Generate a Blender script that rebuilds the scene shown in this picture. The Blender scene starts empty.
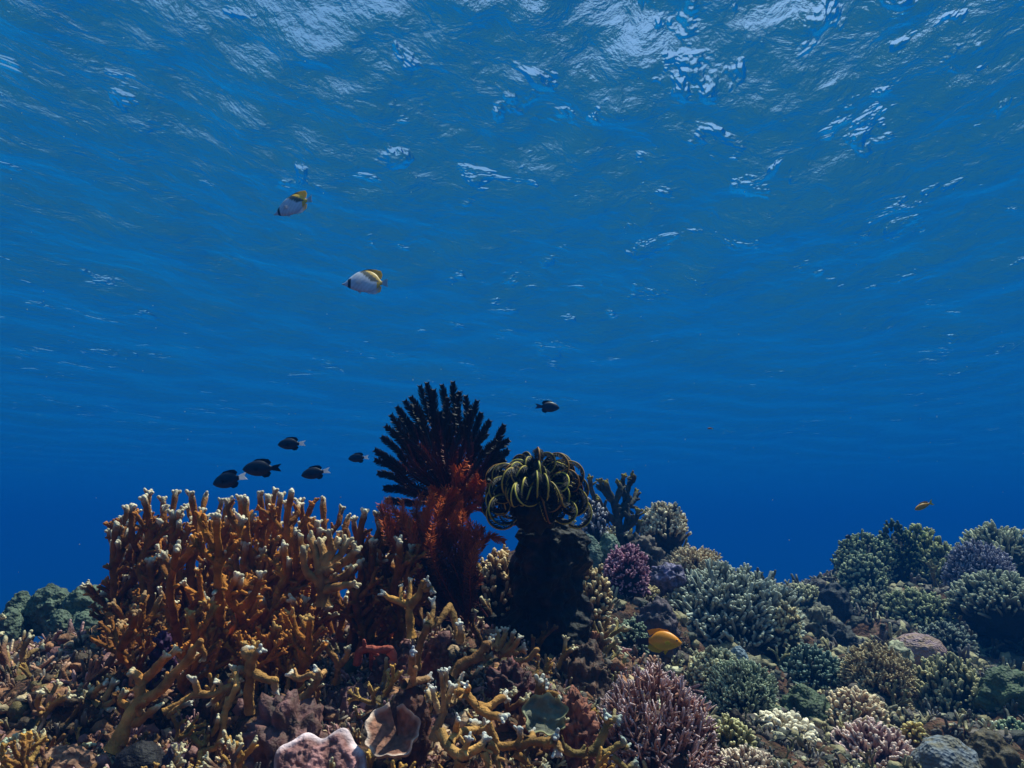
import bpy, bmesh, math, random
import numpy as np
from mathutils import Vector, Matrix, Quaternion

scene = bpy.context.scene
COL = scene.collection
R = math.radians

# ------------------------------------------------------------------ camera
FPX = 804.0
PITCH = math.atan((540 - 384) / FPX)
cam_data = bpy.data.cameras.new("camera")
cam_data.sensor_fit = 'HORIZONTAL'
cam_data.sensor_width = 36.0
cam_data.lens = 36.0 * FPX / 1024.0
cam_data.clip_start = 0.02
cam_data.clip_end = 500.0
cam = bpy.data.objects.new("camera", cam_data)
COL.objects.link(cam)
cam.location = (0, 0, 0)
cam.rotation_euler = (math.pi / 2 + PITCH, 0, 0)
scene.camera = cam

# ------------------------------------------------------------------ sky, sun, exposure
SUN_EL, SUN_AZ = R(64), R(55)          # azimuth measured clockwise from +Y (ahead) towards +X (right)
world = bpy.data.worlds.new("World")
scene.world = world
world.use_nodes = True
wn = world.node_tree
bg = wn.nodes["Background"]
sky = wn.nodes.new("ShaderNodeTexSky")
sky.sky_type = 'NISHITA'
sky.sun_disc = False
sky.sun_elevation = SUN_EL
sky.sun_rotation = SUN_AZ
wn.links.new(sky.outputs[0], bg.inputs[0])
bg.inputs[1].default_value = 0.10
sun_data = bpy.data.lights.new("sun", 'SUN')
sun_data.energy = 5.0
sun_data.angle = R(0.5)
sun_data.color = (1.0, 0.89, 0.72)
sun = bpy.data.objects.new("sun", sun_data)
COL.objects.link(sun)
sd = Vector((math.sin(SUN_AZ) * math.cos(SUN_EL), math.cos(SUN_AZ) * math.cos(SUN_EL), math.sin(SUN_EL)))
sun.rotation_euler = (-sd).to_track_quat('-Z', 'Y').to_euler()
scene.view_settings.view_transform = 'Standard'
scene.view_settings.look = 'None'
scene.view_settings.exposure = 0.60
scene.view_settings.gamma = 1.0
scene.view_settings.use_curve_mapping = False
cy = scene.cycles
cy.max_bounces = 8
cy.diffuse_bounces = 1
cy.glossy_bounces = 3
cy.transparent_max_bounces = 12
cy.volume_bounces = 1
cy.use_denoising = True
try:
    cy.denoiser = 'OPENIMAGEDENOISE'
except Exception:
    pass

# ------------------------------------------------------------------ helpers
CF = np.array((0, math.cos(PITCH), math.sin(PITCH)))
CU = np.array((0, -math.sin(PITCH), math.cos(PITCH)))
CR = np.array((1.0, 0, 0))


def at(px, py, d):
    """A point of the reef seen at a pixel, d metres away along the view axis."""
    return d * ((px - 512) / FPX * CR + (384 - py) / FPX * CU + CF)


def new_mat(name):
    m = bpy.data.materials.new(name)
    m.use_nodes = True
    return m


def tag(o, label=None, cat=None, group=None, kind=None):
    if label: o["label"] = label
    if cat: o["category"] = cat
    if group: o["group"] = group
    if kind: o["kind"] = kind
    return o


# ------------------------------------------------------------------ water surface
WATER_Z = 2.3


def water_surface():
    rng = np.random.default_rng(5)
    nr, na = 460, 1000
    rr = np.concatenate(([0.0], 0.25 * (160 / 0.25) ** np.linspace(0, 1, nr)))
    aa = np.linspace(0, 2 * math.pi, na, endpoint=False)
    Rg, Ag = np.meshgrid(rr, aa, indexing='ij')
    X = Rg * np.cos(Ag); Y = Rg * np.sin(Ag)
    step = np.maximum(Rg * 2 * math.pi / na, Rg * 0.014)
    Z = np.zeros_like(X)
    for k in range(90):
        lam = 0.16 * (3.2 / 0.16) ** rng.random()
        th = R(-16) + rng.normal(0, 0.65)
        amp = 0.0034 * lam ** 0.62 * (0.5 + rng.random())
        kx, ky = 2 * math.pi / lam * math.cos(th), 2 * math.pi / lam * math.sin(th)
        ph = rng.random() * 6.283
        fade = np.clip((lam / step - 3) / 4, 0, 1)
        # slow bending of the crests so they never run as ruled lines
        w = 0.35 * lam * np.sin(0.7 * X + 0.3 * Y + ph) + 0.3 * lam * np.sin(1.1 * Y - 0.5 * X + 2 * ph)
        Z += amp * fade * np.sin(kx * X + ky * Y + ph + 2 * math.pi / lam * w * 0.6)
    V = np.stack([X, Y, Z + WATER_Z], -1).reshape(-1, 3)
    i = np.arange(len(rr) - 1)[:, None]; j = np.arange(na)[None, :]
    a = i * na + j; b = i * na + (j + 1) % na
    F = np.stack([a, a + na, b + na, b], -1).reshape(-1, 4)
    F = F[na:]      # drop the collapsed first ring
    # close the middle with one n-gon
    me = bpy.data.meshes.new("water")
    faces = F.tolist() + [list(range(na, 2 * na))]
    me.from_pydata(V[:, :].tolist(), [], faces)
    me.polygons.foreach_set("use_smooth", np.ones(len(me.polygons), bool))
    bm = bmesh.new(); bm.from_mesh(me)
    loose = [v for v in bm.verts if not v.link_faces]
    bmesh.ops.delete(bm, geom=loose, context='VERTS')
    bm.normal_update()
    if sum(f.normal.z for f in bm.faces) < 0:
        bmesh.ops.reverse_faces(bm, faces=bm.faces[:])
    bm.to_mesh(me); bm.free()
    m = new_mat("water surface")
    nt = m.node_tree; nt.nodes.clear()
    out = nt.nodes.new("ShaderNodeOutputMaterial")
    mix = nt.nodes.new("ShaderNodeMixShader")
    tr = nt.nodes.new("ShaderNodeBsdfTransparent")
    tr.inputs[0].default_value = (0.93, 0.97, 1.0, 1)
    gl = nt.nodes.new("ShaderNodeBsdfGlossy")
    gl.inputs["Color"].default_value = (0.34, 0.78, 1.0, 1)
    gl.inputs["Roughness"].default_value = 0.03
    fr = nt.nodes.new("ShaderNodeFresnel"); fr.inputs[0].default_value = 1.33
    tc = nt.nodes.new("ShaderNodeTexCoord")
    L = nt.links.new
    mp = nt.nodes.new("ShaderNodeMapping"); mp.vector_type = 'TEXTURE'
    mp.inputs["Rotation"].default_value = (0, 0, R(-16)); mp.inputs["Scale"].default_value = (0.7, 1.15, 1)

    def noise(scale, detail, dist, rough=0.5):
        n = nt.nodes.new("ShaderNodeTexNoise"); n.inputs["Scale"].default_value = scale; n.inputs["Detail"].default_value = detail
        n.inputs["Distortion"].default_value = dist; n.inputs["Roughness"].default_value = rough
        L(mp.outputs[0], n.inputs["Vector"]); return n.outputs[0]

    def math_(op, a, b):
        n = nt.nodes.new("ShaderNodeMath"); n.operation = op
        for k, x in enumerate((a, b)):
            if isinstance(x, float): n.inputs[k].default_value = x
            else: L(x, n.inputs[k])
        return n.outputs[0]
    L(tc.outputs["Object"], mp.inputs[0])
    n1 = noise(4.2, 6.0, 0.28, 0.56)
    # a few steep little wavelets, here and there, that open a window on the sky
    st = nt.nodes.new("ShaderNodeMapRange"); st.interpolation_type = 'SMOOTHSTEP'
    st.inputs["From Min"].default_value = 0.625; st.inputs["From Max"].default_value = 0.73
    gust = noise(0.32, 1.0, 0.0)
    L(math_('ADD', noise(2.0, 4.0, 0.35, 0.55), math_('MULTIPLY', math_('SUBTRACT', gust, 0.5), 0.30)), st.inputs[0])
    hgt = math_('ADD', math_('MULTIPLY', n1, 0.85), math_('MULTIPLY', st.outputs[0], 0.62))
    bp = nt.nodes.new("ShaderNodeBump"); bp.inputs["Strength"].default_value = 1.0; bp.inputs["Distance"].default_value = 0.05
    L(hgt, bp.inputs["Height"])
    L(bp.outputs[0], fr.inputs["Normal"]); L(bp.outputs[0], gl.inputs["Normal"])
    L(fr.outputs[0], mix.inputs[0]); L(tr.outputs[0], mix.inputs[1]); L(gl.outputs[0], mix.inputs[2])
    # translucent blue added to lighten the surface, standing in for fine ripple scatter
    tl = nt.nodes.new("ShaderNodeBsdfTranslucent"); tl.inputs[0].default_value = (0.02, 0.48, 0.90, 1)
    L(bp.outputs[0], tl.inputs["Normal"])
    m2 = nt.nodes.new("ShaderNodeMixShader"); m2.inputs[0].default_value = 0.075
    L(mix.outputs[0], m2.inputs[1]); L(tl.outputs[0], m2.inputs[2]); L(m2.outputs[0], out.inputs[0])
    me.materials.append(m)
    o = bpy.data.objects.new("water", me)
    COL.objects.link(o)
    tag(o, "rippled blue water surface seen from below with bright sky glints", kind="structure")


water_surface()


def haze_box():
    me = bpy.data.meshes.new("haze")
    bm = bmesh.new()
    bmesh.ops.create_cube(bm, size=1.0)
    z0, z1 = -8.0, WATER_Z + 0.35
    for v in bm.verts:
        v.co = Vector((v.co.x * 340, v.co.y * 340, (z0 + z1) / 2 + v.co.z * (z1 - z0)))
    bm.to_mesh(me); bm.free()
    m = new_mat("sea water")
    nt = m.node_tree; nt.nodes.clear()
    out = nt.nodes.new("ShaderNodeOutputMaterial")
    pv = nt.nodes.new("ShaderNodeVolumePrincipled")
    pv.inputs["Color"].default_value = (0.002, 0.066, 0.248, 1)
    pv.inputs["Absorption Color"].default_value = (0.0, 0.19, 0.40, 1)
    pv.inputs["Density"].default_value = 0.085
    pv.inputs["Anisotropy"].default_value = 0.0
    nt.links.new(pv.outputs[0], out.inputs["Volume"])
    me.materials.append(m)
    o = bpy.data.objects.new("haze", me)
    COL.objects.link(o)
    tag(o, "clear blue sea water that fades distant reef to blue", kind="stuff")


haze_box()

# ------------------------------------------------------------------ numeric noise
_pr = np.random.default_rng(11)
_perm = _pr.permutation(256)
_perm = np.concatenate([_perm, _perm, _perm])
_grad = _pr.normal(size=(256, 3))
_grad /= np.linalg.norm(_grad, axis=1)[:, None]


def perlin(P):
    P = np.asarray(P, float)
    I = np.floor(P).astype(int); F = P - I
    W = F * F * F * (F * (F * 6 - 15) + 10)
    I &= 255
    out = 0
    for dx in (0, 1):
        for dy in (0, 1):
            for dz in (0, 1):
                h = _perm[_perm[_perm[I[..., 0] + dx] + I[..., 1] + dy] + I[..., 2] + dz]
                g = (_grad[h] * (F - np.array((dx, dy, dz)))).sum(-1)
                w = (W[..., 0] if dx else 1 - W[..., 0]) * (W[..., 1] if dy else 1 - W[..., 1]) * (W[..., 2] if dz else 1 - W[..., 2])
                out = out + g * w
    return out * 1.6


def fbm(P, octaves=4, gain=0.5):
    a, s = 0, 1.0
    P = np.asarray(P, float)
    for k in range(octaves):
        a = a + s * perlin(P + 17.3 * k); P = P * 2.03; s *= gain
    return a


def S(h):
    c = np.array([int(h[i:i + 2], 16) for i in (0, 2, 4)]) / 255.0
    return np.where(c <= 0.04045, c / 12.92, ((c + 0.055) / 1.055) ** 2.4)


def nrm(a):
    return a / np.maximum(np.linalg.norm(a, axis=-1, keepdims=True), 1e-12)


# ------------------------------------------------------------------ mesh builder
class MB:
    def __init__(s):
        s.v, s.c, s.q, s.t, s.n = [], [], [], [], 0

    def add(s, V, Q=None, T=None, C=(0.5, 0.5, 0.5)):
        V = np.asarray(V, float).reshape(-1, 3)
        C = np.broadcast_to(np.asarray(C, float).reshape(-1, 3), V.shape)
        s.v.append(V); s.c.append(C)
        if Q is not None and len(Q): s.q.append(np.asarray(Q, int).reshape(-1, 4) + s.n)
        if T is not None and len(T): s.t.append(np.asarray(T, int).reshape(-1, 3) + s.n)
        s.n += len(V)

    def mesh(s, name, mat, origin=None, smooth=True):
        V = np.concatenate(s.v); C = np.concatenate(s.c)
        if origin is not None: V = V - np.asarray(origin)
        q = np.concatenate(s.q) if s.q else np.zeros((0, 4), int)
        t = np.concatenate(s.t) if s.t else np.zeros((0, 3), int)
        me = bpy.data.meshes.new(name)
        me.vertices.add(len(V)); me.vertices.foreach_set("co", V.ravel())
        me.loops.add(q.size + t.size)
        me.loops.foreach_set("vertex_index", np.concatenate([q.ravel(), t.ravel()]))
        me.polygons.add(len(q) + len(t))
        st = np.concatenate([np.arange(len(q)) * 4, q.size + np.arange(len(t)) * 3])
        me.polygons.foreach_set("loop_start", st)
        me.polygons.foreach_set("use_smooth", np.full(len(q) + len(t), smooth))
        at_ = me.color_attributes.new("Col", 'FLOAT_COLOR', 'POINT')
        at_.data.foreach_set("color", np.concatenate([C, np.ones((len(C), 1))], 1).ravel())
        me.update(calc_edges=True)
        me.validate()
        me.materials.append(mat)
        return me

    def build(s, name, mat, parent=None, smooth=True, world=True):
        """Links the collected shape as ONE object; shapes are in world space, the parent only moves."""
        org = np.array(parent.location) if (parent is not None and world) else None
        o = bpy.data.objects.new(name, s.mesh(name, mat, org, smooth))
        COL.objects.link(o)
        if parent is not None: o.parent = parent
        return o


def root(name, loc, label, cat, group=None):
    o = bpy.data.objects.new(name, None)
    o.empty_display_size = 0.02
    COL.objects.link(o)
    o.location = [float(x) for x in loc]
    return tag(o, label, cat, group)


def tubes(mb, P, r, n=6, C=(0.5, 0.5, 0.5), ref=None, cap=True, flat=1.0, rough=0.0, rfreq=1.0):
    """m tubes of k points at once. P (m,k,3), r (m,k), C (m,k,3) or one colour; round tips."""
    P = np.asarray(P, float)
    if P.ndim == 2: P = P[None]
    m, k, _ = P.shape
    r = np.broadcast_to(np.asarray(r, float), (m, k)).copy()
    C = np.broadcast_to(np.asarray(C, float), (m, k, 3))
    if cap:
        tdir = nrm(P[:, -1] - P[:, -2])
        re = r[:, -1:]
        ext = [P[:, -1] + tdir * re * x for x in (0.5, 0.87)]
        P = np.concatenate([P] + [e[:, None] for e in ext], 1)
        r = np.concatenate([r, re * 0.866, re * 0.5], 1)
        C = np.concatenate([C, C[:, -1:], C[:, -1:]], 1)
        k += 2
    T = np.gradient(P, axis=1); T = nrm(T)
    if ref is None:
        mean = nrm(P[:, -1] - P[:, 0])
        a = np.where(np.abs(mean[:, 2:3]) < 0.8, np.array((0, 0, 1.0)), np.array((1.0, 0, 0)))
        ref = nrm(np.cross(mean, a))
    ref = np.broadcast_to(np.asarray(ref, float).reshape(-1, 3), (m, 3))
    U = ref[:, None] - (ref[:, None] * T).sum(-1, keepdims=True) * T
    U = nrm(U); W = np.cross(T, U)
    an = np.arange(n) * 2 * math.pi / n
    ring = P[:, :, None] + r[:, :, None, None] * (np.cos(an)[:, None] * U[:, :, None] + flat * np.sin(an)[:, None] * W[:, :, None])
    if rough:
        off = ring - P[:, :, None]
        ring = P[:, :, None] + off * (1 + rough * fbm(ring * rfreq, 3))[..., None]
    V = ring.reshape(m, k * n, 3)
    Cc = np.repeat(C, n, axis=1)
    ii, jj = np.meshgrid(np.arange(k - 1), np.arange(n), indexing='ij')
    a0 = ii * n + jj; b0 = ii * n + (jj + 1) % n
    Q = np.stack([a0, b0, b0 + n, a0 + n], -1).reshape(-1, 4)
    nv = k * n
    T3 = np.zeros((0, 3), int)
    if cap:
        pole = P[:, -1] + nrm(P[:, -1] - P[:, -2]) * r[:, -1:] * 0.3
        V = np.concatenate([V, pole[:, None]], 1)
        Cc = np.concatenate([Cc, C[:, -1:]], 1)
        j = np.arange(n)
        T3 = np.stack([(k - 1) * n + j, (k - 1) * n + (j + 1) % n, np.full(n, nv)], -1)
        nv += 1
    off = (np.arange(m) * nv)[:, None, None]
    mb.add(V.reshape(-1, 3), (Q[None] + off).reshape(-1, 4), (T3[None] + off).reshape(-1, 3), Cc.reshape(-1, 3))


def _ico(sub):
    bm = bmesh.new(); bmesh.ops.create_icosphere(bm, subdivisions=sub, radius=1)
    V = np.array([v.co[:] for v in bm.verts]); F = np.array([[v.index for v in f.verts] for f in bm.faces]); bm.free()
    return V, F


ICO = {k: _ico(k) for k in (1, 2, 3, 4, 5, 6)}


def blob(mb, c, rad, sub=4, amp=0.15, freq=2.0, seed=0.0, C=(0.5, 0.5, 0.5), C2=None, oct=4, ridged=False, rot=0.0):
    """A lumpy rounded body: an ellipsoid of radii rad pushed in and out by noise."""
    V, F = ICO[sub]
    rad = np.asarray(rad, float) * np.ones(3)
    VS = V * (rad / rad.mean())
    n = fbm(VS * freq + seed, oct)
    if ridged: n = 0.5 - np.abs(n) * 1.6
    W = V * rad + V * (amp * n * (0.5 * rad.mean() + 0.5 * rad.min()))[:, None]
    if rot:
        c_, s_ = math.cos(rot), math.sin(rot)
        W = W @ np.array([[c_, s_, 0], [-s_, c_, 0], [0, 0, 1]])
    col = np.asarray(C, float)
    if C2 is not None:
        f = np.clip(0.5 + 1.1 * fbm(VS * freq * 1.7 + seed + 9, 3), 0, 1)[:, None]
        col = col * (1 - f) + np.asarray(C2, float) * f
    mb.add(W + np.asarray(c, float), None, F, col)


def smooth_path(P, k):
    """Catmull-Rom through the points, k samples."""
    P = np.asarray(P, float)
    if len(P) == 2: return P[0] + (P[1] - P[0]) * np.linspace(0, 1, k)[:, None]
    Q = np.concatenate([[2 * P[0] - P[1]], P, [2 * P[-1] - P[-2]]])
    t = np.linspace(0, len(P) - 1 - 1e-9, k)
    i = t.astype(int); f = (t - i)[:, None]
    a, b, c, d = Q[i], Q[i + 1], Q[i + 2], Q[i + 3]
    return 0.5 * (2 * b + (c - a) * f + (2 * a - 5 * b + 4 * c - d) * f ** 2 + (3 * b - a - 3 * c + d) * f ** 3)


# ------------------------------------------------------------------ materials
def coral_mat(name, rough=0.7, bump=0.6, scale=220.0, dist=0.0015, mottle=0.35, mscale=25.0, kind='noise', spec=0.35):
    m = new_mat(name); nt = m.node_tree; L = nt.links.new
    b = nt.nodes["Principled BSDF"]
    b.inputs["Roughness"].default_value = rough
    b.inputs["Specular IOR Level"].default_value = spec
    tc = nt.nodes.new("ShaderNodeTexCoord")
    at_ = nt.nodes.new("ShaderNodeAttribute"); at_.attribute_name = "Col"
    n = nt.nodes.new("ShaderNodeTexNoise"); n.inputs["Scale"].default_value = mscale; n.inputs["Detail"].default_value = 5
    mr = nt.nodes.new("ShaderNodeMapRange")
    mr.inputs["From Min"].default_value = 0.3; mr.inputs["From Max"].default_value = 0.7
    mr.inputs["To Min"].default_value = 1 - mottle; mr.inputs["To Max"].default_value = 1 + mottle
    mx = nt.nodes.new("ShaderNodeVectorMath"); mx.operation = 'SCALE'
    L(tc.outputs["Object"], n.inputs["Vector"]); L(n.outputs[0], mr.inputs[0])
    L(at_.outputs["Color"], mx.inputs[0]); L(mr.outputs[0], mx.inputs["Scale"]); L(mx.outputs[0], b.inputs["Base Color"])
    if kind == 'voronoi':
        h = nt.nodes.new("ShaderNodeTexVoronoi"); h.inputs["Scale"].default_value = scale
    else:
        h = nt.nodes.new("ShaderNodeTexNoise"); h.inputs["Scale"].default_value = scale; h.inputs["Detail"].default_value = 3
    bp = nt.nodes.new("ShaderNodeBump"); bp.inputs["Strength"].default_value = bump; bp.inputs["Distance"].default_value = dist
    L(tc.outputs["Object"], h.inputs["Vector"]); L(h.outputs[0], bp.inputs["Height"]); L(bp.outputs[0], b.inputs["Normal"])
    return m


M_BRANCH = coral_mat("branch coral skin", scale=330, dist=0.0025, bump=0.9, mottle=0.45, mscale=55, rough=0.8, spec=0.2)
M_FINGER = coral_mat("finger coral skin", scale=380, dist=0.0022, bump=0.9, mottle=0.4, mscale=35, rough=0.8, spec=0.2)
M_POLYP = coral_mat("polyp dome skin", scale=150, dist=0.004, bump=0.9, mottle=0.3, mscale=30, kind='voronoi')
M_LUMP = coral_mat("crusted rock skin", scale=90, dist=0.006, bump=1.0, mottle=0.6, mscale=28)
M_FEATHER = coral_mat("feather star skin", scale=400, dist=0.0004, mottle=0.25, mscale=60, rough=0.55)
M_FISH = coral_mat("fish skin", scale=500, dist=0.0004, bump=0.25, mottle=0.12, mscale=40, rough=0.45, spec=0.4)
M_FIN = coral_mat("fish fin", scale=500, dist=0.0004, bump=0.2, mottle=0.15, mscale=40, rough=0.5, spec=0.3)
_nt = M_FIN.node_tree
_tl = _nt.nodes.new("ShaderNodeBsdfTranslucent"); _mx = _nt.nodes.new("ShaderNodeMixShader"); _mx.inputs[0].default_value = 0.5
_pb = _nt.nodes["Principled BSDF"]
_gm = _nt.nodes.new("ShaderNodeGamma"); _gm.inputs[1].default_value = 0.5
_nt.links.new(_pb.inputs["Base Color"].links[0].from_socket, _gm.inputs[0]); _nt.links.new(_gm.outputs[0], _tl.inputs[0])
_nt.links.new(_pb.outputs[0], _mx.inputs[1]); _nt.links.new(_tl.outputs[0], _mx.inputs[2])
_nt.links.new(_mx.outputs[0], _nt.nodes["Material Output"].inputs[0])
M_EYE = coral_mat("fish eye", scale=50, dist=0.0001, bump=0.0, mottle=0.0, rough=0.15, spec=0.6)


def reef_mat():
    m = new_mat("reef rock"); nt = m.node_tree; L = nt.links.new
    b = nt.nodes["Principled BSDF"]; b.inputs["Roughness"].default_value = 0.85; b.inputs["Specular IOR Level"].default_value = 0.25
    tc = nt.nodes.new("ShaderNodeTexCoord")
    n1 = nt.nodes.new("ShaderNodeTexNoise"); n1.inputs["Scale"].default_value = 14; n1.inputs["Detail"].default_value = 7; n1.inputs["Roughness"].default_value = 0.65
    cr = nt.nodes.new("ShaderNodeValToRGB")
    els = [(0.30, S('1e140c')), (0.40, S('3c2818')), (0.46, S('64402c')), (0.51, S('463a24')), (0.56, S('7c5444')), (0.62, S('382f1f')), (0.70, S('8c7850'))]
    while len(cr.color_ramp.elements) < len(els): cr.color_ramp.elements.new(0.5)
    for e, (p, c) in zip(cr.color_ramp.elements, els):
        e.position = p; e.color = (*c, 1)
    n2 = nt.nodes.new("ShaderNodeTexNoise"); n2.inputs["Scale"].default_value = 70; n2.inputs["Detail"].default_value = 6
    bp = nt.nodes.new("ShaderNodeBump"); bp.inputs["Strength"].default_value = 1.0; bp.inputs["Distance"].default_value = 0.015
    L(tc.outputs["Object"], n1.inputs["Vector"]); L(tc.outputs["Object"], n2.inputs["Vector"])
    L(n1.outputs[0], cr.inputs[0]); L(cr.outputs[0], b.inputs["Base Color"])
    L(n2.outputs[0], bp.inputs["Height"]); L(bp.outputs[0], b.inputs["Normal"])
    return m


# ------------------------------------------------------------------ sea bed
ANCH = []          # world points the reef surface runs through
for a in [(-150, 770, .95), (-20, 775, .97), (100, 790, .95), (300, 790, .92), (500, 800, .92), (620, 822, .94), (690, 825, 1.0), (800, 790, 1.25), (900, 790, 1.35), (1100, 800, 1.5),
          (-120, 690, 1.3), (0, 690, 1.25), (100, 695, 1.22), (200, 690, 1.27), (300, 690, 1.27), (400, 690, 1.22), (480, 705, 1.18), (560, 735, 1.12), (640, 805, 1.08),
          (-100, 668, 1.7), (0, 664, 1.7), (100, 655, 1.6), (200, 645, 1.6), (300, 640, 1.6), (400, 640, 1.55), (470, 650, 1.5), (550, 680, 1.42),
          (-100, 690, 2.3), (20, 670, 2.3), (150, 665, 2.3), (300, 650, 2.2), (420, 640, 2.1), (500, 620, 2.1),
          (590, 660, 1.6), (620, 650, 1.75), (590, 600, 2.1), (600, 565, 2.4), (650, 570, 2.6), (610, 535, 2.8), (660, 545, 2.85), (560, 560, 2.6),
          (700, 590, 2.75), (720, 655, 2.2), (770, 640, 2.5), (680, 712, 1.6), (740, 715, 1.75), (800, 745, 1.6), (715, 775, 1.27), (660, 690, 1.75),
          (800, 625, 3.0), (800, 600, 3.5), (830, 615, 3.2), (860, 695, 2.1), (900, 665, 2.5), (950, 715, 2.0), (1000, 740, 1.8), (900, 760, 1.55), (1000, 775, 1.5),
          (870, 590, 3.7), (900, 585, 3.9), (960, 600, 3.6), (930, 630, 3.0), (985, 690, 2.3), (990, 660, 2.7), (1010, 590, 3.5), (1060, 590, 3.6), (940, 560, 4.3), (1000, 555, 4.4), (1100, 560, 4.2), (1150, 640, 3.0), (1120, 700, 2.2), (890, 560, 4.4),
          (790, 598, 4.4), (740, 590, 4.2)]:
    ANCH.append(at(*a))
WANCH = [(-2.4, 2.6, -1.3), (-1.2, 3.2, -1.2), (-0.2, 3.6, -1.1), (0.4, 4.2, -1.0), (-3, 1.0, -0.9), (1.0, 5.5, -0.9), (1.8, 6.2, -0.8), (2.6, 6.6, -0.8), (4.5, 6.5, -0.9), (4.0, 3.5, -0.35), (3, 1.5, -0.5), (0, 6, -2.2), (-3, 5, -2.6), (2, 9, -2.4), (5, 9, -2.5)]
for a in WANCH: ANCH.append(np.array(a))
ANCH_N = None


def _lp(xy):
    r = np.hypot(xy[..., 0], xy[..., 1]); th = np.arctan2(xy[..., 0], xy[..., 1])
    return np.stack([th, np.log(np.maximum(r, 0.2))], -1)


def ground_z(xy, noise=True):
    xy = np.asarray(xy, float)
    A = np.array(ANCH); q = _lp(A[:, :2]); p = _lp(xy.reshape(-1, 2))
    out = np.zeros(len(p))
    for s in range(0, len(p), 20000):
        dd = ((p[s:s + 20000, None] - q[None]) ** 2).sum(-1)
        w = 1.0 / (dd + 0.0012) ** 2.2
        out[s:s + 20000] = (w * A[:, 2]).sum(1) / w.sum(1)
    r = np.exp(p[:, 1])
    far = np.clip((r - 6.5) / 6, 0, 1)
    front = np.clip((-xy.reshape(-1, 2)[:, 1] + 0.3) / 3.0, 0, 1)
    z = out * (1 - far) + (-4.2) * far - 0.9 * front
    if noise:
        P = np.concatenate([xy.reshape(-1, 2), z[:, None]], 1)
        z = z + 0.05 * fbm(P * 3.2, 2) + 0.028 * fbm(P * 11, 2) + 0.014 * (0.4 - np.abs(fbm(P * 27, 3)))
    return z.reshape(xy.shape[:-1])


M_REEF = reef_mat()


def seabed():
    na, nr = 620, 520
    th = np.concatenate([np.linspace(-math.pi, R(-50), 60, endpoint=False), np.linspace(R(-50), R(50), na), np.linspace(R(50), math.pi, 61)[1:]])
    rr = 0.18 * (7.0 / 0.18) ** np.linspace(0, 1, nr)
    rr = np.concatenate([rr, 7.0 * (165 / 7.0) ** np.linspace(0, 1, 60)[1:]])
    Rg, Tg = np.meshgrid(rr, th, indexing='ij')
    X, Y = Rg * np.sin(Tg), Rg * np.cos(Tg)
    Z = ground_z(np.stack([X, Y], -1))
    # push the surface sideways too, so it overhangs and folds like reef rock
    P = np.stack([X, Y, Z], -1)
    near = np.clip((8 - Rg) / 3, 0, 1)[..., None]
    off = np.stack([fbm(P * 9 + 3, 3), fbm(P * 9 + 50, 3), 0 * X], -1) * 0.03 * near
    P = P + off
    n = len(th); k = len(rr)
    i = np.arange(k - 1)[:, None]; j = np.arange(n - 1)[None]
    a = i * n + j
    mb = MB()
    V = np.concatenate([P.reshape(-1, 3), [[0, 0, float(Z[0].mean())]]])
    T = np.stack([np.full(n - 1, k * n), np.arange(1, n), np.arange(n - 1)], -1)
    mb.add(V, np.stack([a, a + 1, a + n + 1, a + n], -1)[..., ::-1].reshape(-1, 4), T)
    o = mb.build("seabed", M_REEF)
    tag(o, "rugged reef rock falling away into deep blue water", kind="structure")

# ------------------------------------------------------------------ coral builders
RNG = np.random.default_rng(2024)


def fork_tree(rng, p, d, length, r, level, out, plane, spread=0.5, shrink=0.72, outp=0.35, up=0.25, rmin=0.0):
    """A forking coral stem: list of (points, radius at start, radius at end, is a tip)."""
    k = 5
    pts = [p]
    for _ in range(k - 1):
        d = nrm(d + rng.normal(0, 0.10, 3) + np.array((0, 0, up * 0.12)))
        p = p + d * length / (k - 1)
        pts.append(p)
    r1 = max(r * 0.86, rmin)
    out.append((np.array(pts), r, r1, level == 0))
    if level == 0: return
    nchild = 2 if rng.random() < 0.75 else 3
    sgn = 1 if rng.random() < 0.5 else -1
    for c in range(nchild):
        a = sgn * (spread * (0.35 + 0.65 * rng.random())) * (1 if c == 0 else -1 if c == 1 else 0.1)
        side = nrm(np.cross(d, plane))
        dd = nrm(d * math.cos(a) + side * math.sin(a) + plane * rng.normal(0, outp) + np.array((0, 0, up)))
        fork_tree(rng, p, dd, length * shrink * (0.75 + 0.5 * rng.random()), max(r1 * 0.9, rmin), level - 1, out, plane, spread, shrink, outp, up, rmin)


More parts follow.
